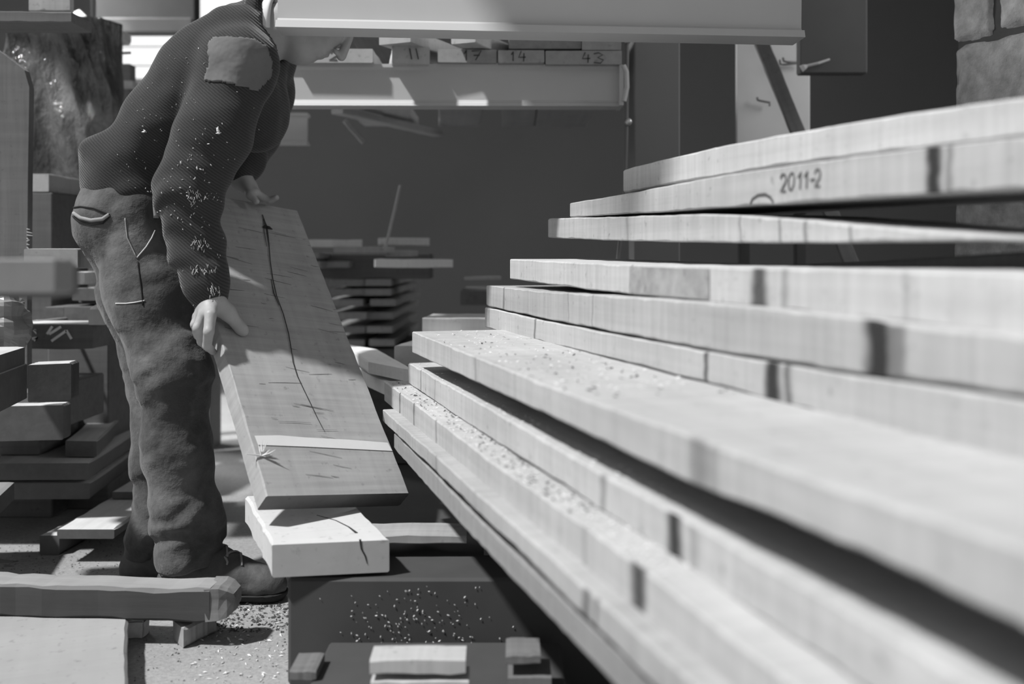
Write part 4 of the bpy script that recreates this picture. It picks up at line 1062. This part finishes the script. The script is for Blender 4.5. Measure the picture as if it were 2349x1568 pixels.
bpy.context.view_layer.update()
def bvh_of(o):
    return BVHTree.FromPolygons([o.matrix_world @ v.co for v in o.data.vertices], [p.vertices[:] for p in o.data.polygons])
def onto(bv, px, py, off=.001):
    r = ray(px, py).normalized(); hit = bv.ray_cast(V(0, 0, CAMZ), r)
    return (hit[0] + hit[1] * off, hit[1]) if hit[0] is not None else (None, None)
bt_, bs_ = bvh_of(trousers), bvh_of(sweater)
def seam(name, bv, pts, r, m, parent, off=.001):
    fine = []
    for (x0_, y0_), (x1_, y1_) in zip(pts, pts[1:]):
        for k in range(6): fine.append((x0_ + (x1_ - x0_) * k / 6, y0_ + (y1_ - y0_) * k / 6))
    fine.append(pts[-1]); q = [onto(bv, x, y, off)[0] for x, y in fine]; q = [p for p in q if p is not None]
    # keep to one surface: drop points that jump to another limb
    o_ = [q[0]] if q else []
    for p in q[1:]:
        if (p - o_[-1]).length < .06: o_.append(p)
    if len(o_) < 2: return None
    b = MB(); b.tube(o_, r, 6); o = b.build(name, m, None, True); return into(o, parent)
den2 = plain('pale_denim_edge', .30, .9, .3, 30)
dark = plain('dark_seam', .02, .9, .2, 30)
seam('pocket_edge', bt_, [(170, 476), (185, 474), (215, 478), (240, 488), (252, 493)], .0022, dark, trousers)
seam('pocket_flap', bt_, [(170, 489), (185, 499), (210, 505), (236, 502), (251, 492)], .0048, den2, trousers)  # paler tube along the pocket rim
seam('pocket_edge', bt_, [(168, 496), (183, 509), (210, 515), (236, 512), (252, 496)], .0020, dark, trousers)
seam('seam', bt_, [(287, 500), (292, 545), (313, 590)], .0018, den2, trousers)
seam('pocket_seam', bt_, [(314, 591), (335, 566), (348, 545), (355, 528)], .0016, M['thread'], trousers)
seam('seam', bt_, [(316, 600), (324, 660), (328, 700)], .0018, dark, trousers)
seam('knee_stitching', bt_, [(266, 696), (290, 696), (312, 693), (332, 689)], .0016, M['thread'], trousers)
# the lining that shows at the front pocket, beside the sleeve
seam('pocket_lining', bt_, [(352, 430), (356, 460), (358, 500)], .009, den2, trousers, -.003)

# shoulder patch: a piece of canvas lifted off the sweater's surface
def patch_from(o, poly, off, m, name):
    me = o.data; inside = []
    def inp(x, y):
        c = False
        for (xa, ya), (xb, yb) in zip(poly, poly[1:] + poly[:1]):
            if (ya > y) != (yb > y) and x < (xb - xa) * (y - ya) / (yb - ya) + xa: c = not c
        return c
    mw = o.matrix_world; pix = {}
    sel = []
    for p in me.polygons:
        c = mw @ p.center
        n = p.normal
        if (V(0, 0, CAMZ) - c).dot(n) > 0 and c.y < 2.62:
            x, y = to_px(c)
            if inp(x, y): sel.append(p)
    ids = {}; vs = []; fs = []; edges = {}
    for p in sel:
        f = []
        for v in p.vertices:
            if v not in ids: ids[v] = len(vs); vs.append(mw @ me.vertices[v].co + me.vertices[v].normal * off)
            f.append(ids[v])
        fs.append(tuple(f))
        for a, b_ in zip(f, f[1:] + f[:1]): edges[(a, b_)] = 1
    n = len(vs); inv = {i: v for v, i in ids.items()}
    vs += [mw @ me.vertices[inv[i]].co - me.vertices[inv[i]].normal * .002 for i in range(n)]
    fs += [(b_, a, a + n, b_ + n) for (a, b_) in edges if (b_, a) not in edges]
    ob = mesh_obj(name, vs, fs, m, None, True); return into(ob, man)
sp1 = patch_from(sweater, [(478, 100), (490, 88), (520, 85), (580, 90), (612, 108), (622, 140), (622, 175), (590, 208), (560, 200), (520, 190), (468, 185), (480, 150)], .0035, M['canvas'], 'shoulder_patch')
sp1['label'] = 'paler canvas patch on the shoulder'
# ribbed neckband and white shirt collar around the neck opening
def ring_band(name, c, axis, ry, rz, halfw, th, m, seg=40, ribs=0):
    axis = Vector(axis).normalized(); a = V(0, 1, 0); b_ = axis.cross(a).normalized(); vs = []; fs = []
    prof = [(-halfw, 0), (-halfw * .5, th), (halfw * .5, th), (halfw, 0), (halfw * .5, -th * .6), (-halfw * .5, -th * .6)]
    for i in range(seg):
        t = 2 * math.pi * i / seg; rr = 1 + (.02 if ribs and i % 2 else 0)
        for x, o in prof: vs.append(c + axis * x + a * math.cos(t) * (ry + o) * rr + b_ * math.sin(t) * (rz + o) * rr)
    n = 6
    for i in range(seg):
        j = (i + 1) % seg
        for k in range(n): fs.append((i * n + k, j * n + k, j * n + (k + 1) % n, i * n + (k + 1) % n))
    return into(mesh_obj(name, vs, fs, m, None, True), man)
ring_band('neckband', P(598, 58, 2.60), V(.88, 0, .10), .088, .085, .018, .008, M['knit'], 120, 1)['label'] = 'ribbed knit neckband'
ring_band('shirt_collar', P(618, 62, 2.60), V(.90, 0, -.02), .074, .072, .020, .005, M['shirt'])['label'] = 'white shirt collar'
# hair
def build_hair():
    Fh = Field(np.array(hc) - .2, np.array(hc) + .2, .005)
    Fh.ell(Hd(-.022, .052), (.100, .080, .094), RH, .01)
    Fh.ell(Hd(-.07, -.02), (.045, .066, .06), RH, .03)
    cut(Fh, Hd(.045, .06), fwd * 1.0 - up_ * .35)
    v, f = Fh.surface(); return np_obj('hair', v, f, M['hair'], man, lambda co: fbm(co, (70, 70, 70), 1.0) * .004)
build_hair()['label'] = 'short greying hair'

def shoe(anx, ax0, ax1, D_, label):
    Fo = Field((ax0 - .09, D_ - .10, -.01), (ax1 + .07, D_ + .10, .22), .0045)
    z0 = .001; hx, tx = ax0, ax1; L = tx - hx
    Fo.chain([V(hx, D_, .045), V(hx + .02, D_, .11)], [.040, .042], .03)
    Fo.chain([V(hx, D_, .045), V(hx + L * .5, D_, .05), V(tx - .02, D_, .036)], [.040, .045, .040], .03)
    Fo.chain([V(hx + .03, D_, .13), V(hx + L * .45, D_, .075), V(tx - .05, D_, .045)], [.046, .042, .034], .03)
    base = Fo.a.copy(); X = Fo.grid(); z = X[..., 2]
    Fo.a = np.maximum(base, (.022 - z).astype(np.float32)); v, f = Fo.surface()
    up = np_obj('shoe', v, f, M['leather'], man, lambda co: fbm(co, (22, 22, 22), 3.0) * .003); up['label'] = label
    Fo.a = np.maximum(base - .006, np.maximum(z - .024, z0 - z).astype(np.float32)); v, f = Fo.surface()
    into(np_obj('sole', v, f, M['rubber'], man), up)
    bpy.context.view_layer.update(); bv = bvh_of(up)
    b = MB()
    for k in range(4):
        c = V(hx + L * (.42 + .07 * k), D_, .3); pts = []
        for s in np.linspace(-.03, .03, 9):
            hit = bv.ray_cast(c + V(s * .35 * (-1) ** k, s, 0), V(0, 0, -1))
            if hit[0] is not None: pts.append(hit[0] + V(0, 0, .002))
        if len(pts) > 2: b.tube(pts, .003, 6)
    c = V(hx + L * .43, D_ - .012, .105)
    b.tube([c + V(.03 * math.sin(t) * (1.0), -.02 + .012 * math.cos(t * 2), .012 * math.cos(t)) for t in np.linspace(0, 6.28, 14)], .0028, 6)
    into(b.build('lace', M['lace'], None, True), up)
    return up
shoe(None, P(405, 0, 2.475).x, P(640, 0, 2.475).x, 2.475, "scuffed leather work shoe, front foot")
shoe(None, P(318, 0, 2.60).x, P(540, 0, 2.60).x, 2.60, "scuffed leather work shoe, rear foot")
# wood flecks and frayed threads on the sleeve
b = MB(); fl_spots = []
for i in range(150):
    fl_spots.append((rnd.gauss(450, 55), rnd.gauss(430, 130), rnd.uniform(.0012, .0035)))
for i in range(60): fl_spots.append((rnd.gauss(320, 60), rnd.gauss(260, 90), rnd.uniform(.001, .0022)))
fl_spots += [(330, 302, .006), (333, 300, .006), (500, 300, .009), (501, 305, .007), (499, 296, .007), (415, 373, .005), (452, 385, .005), (460, 388, .004)]
for x, y, s in fl_spots:
    p, n = onto(bs_, x, y, .0012)
    if p is None or p.y > 2.8 or abs(n.dot((V(0, 0, CAMZ) - p).normalized())) < .35: continue
    t = n.orthogonal().normalized(); t = Matrix.Rotation(rnd.uniform(0, 6.28), 3, n) @ t; q = n.cross(t)
    b.add([p - t * s, p - q * s * .4, p + t * s, p + q * s * .4, p + n * s * .5], [(3, 2, 1, 0), (0, 1, 4), (1, 2, 4), (2, 3, 4), (3, 0, 4)])
o = into(b.build('wood_flecks', M['chip']), sweater); o['kind'] = 'stuff'; o['label'] = 'pale wood flecks clinging to the wool'
b = MB()
for (yc, x0_, x1_) in ((558, 440, 480), (620, 438, 496), (452, 430, 470), (668, 478, 505)):
    for i in range(26):
        x = rnd.uniform(x0_, x1_); y = yc + rnd.gauss(0, 6)
        p, n = onto(bs_, x, y, .001)
        if p is None or p.y > 2.7: continue
        d = V(rnd.uniform(-.4, .4), -.3, rnd.choice((-1, 1)) * rnd.uniform(.5, 1)).normalized()
        b.tube([p, p + d * .004 + n * .0015, p + d * .008 + n * .001], [.0007, .0006, .0003], 4)
o = into(b.build('frayed_threads', M['thread']), sweater); o['kind'] = 'stuff'; o['label'] = 'pale frayed threads on the sleeve'
for o in list(bpy.data.objects):
    for k in ('_u', '_Df'):
        if k in o: del o[k]
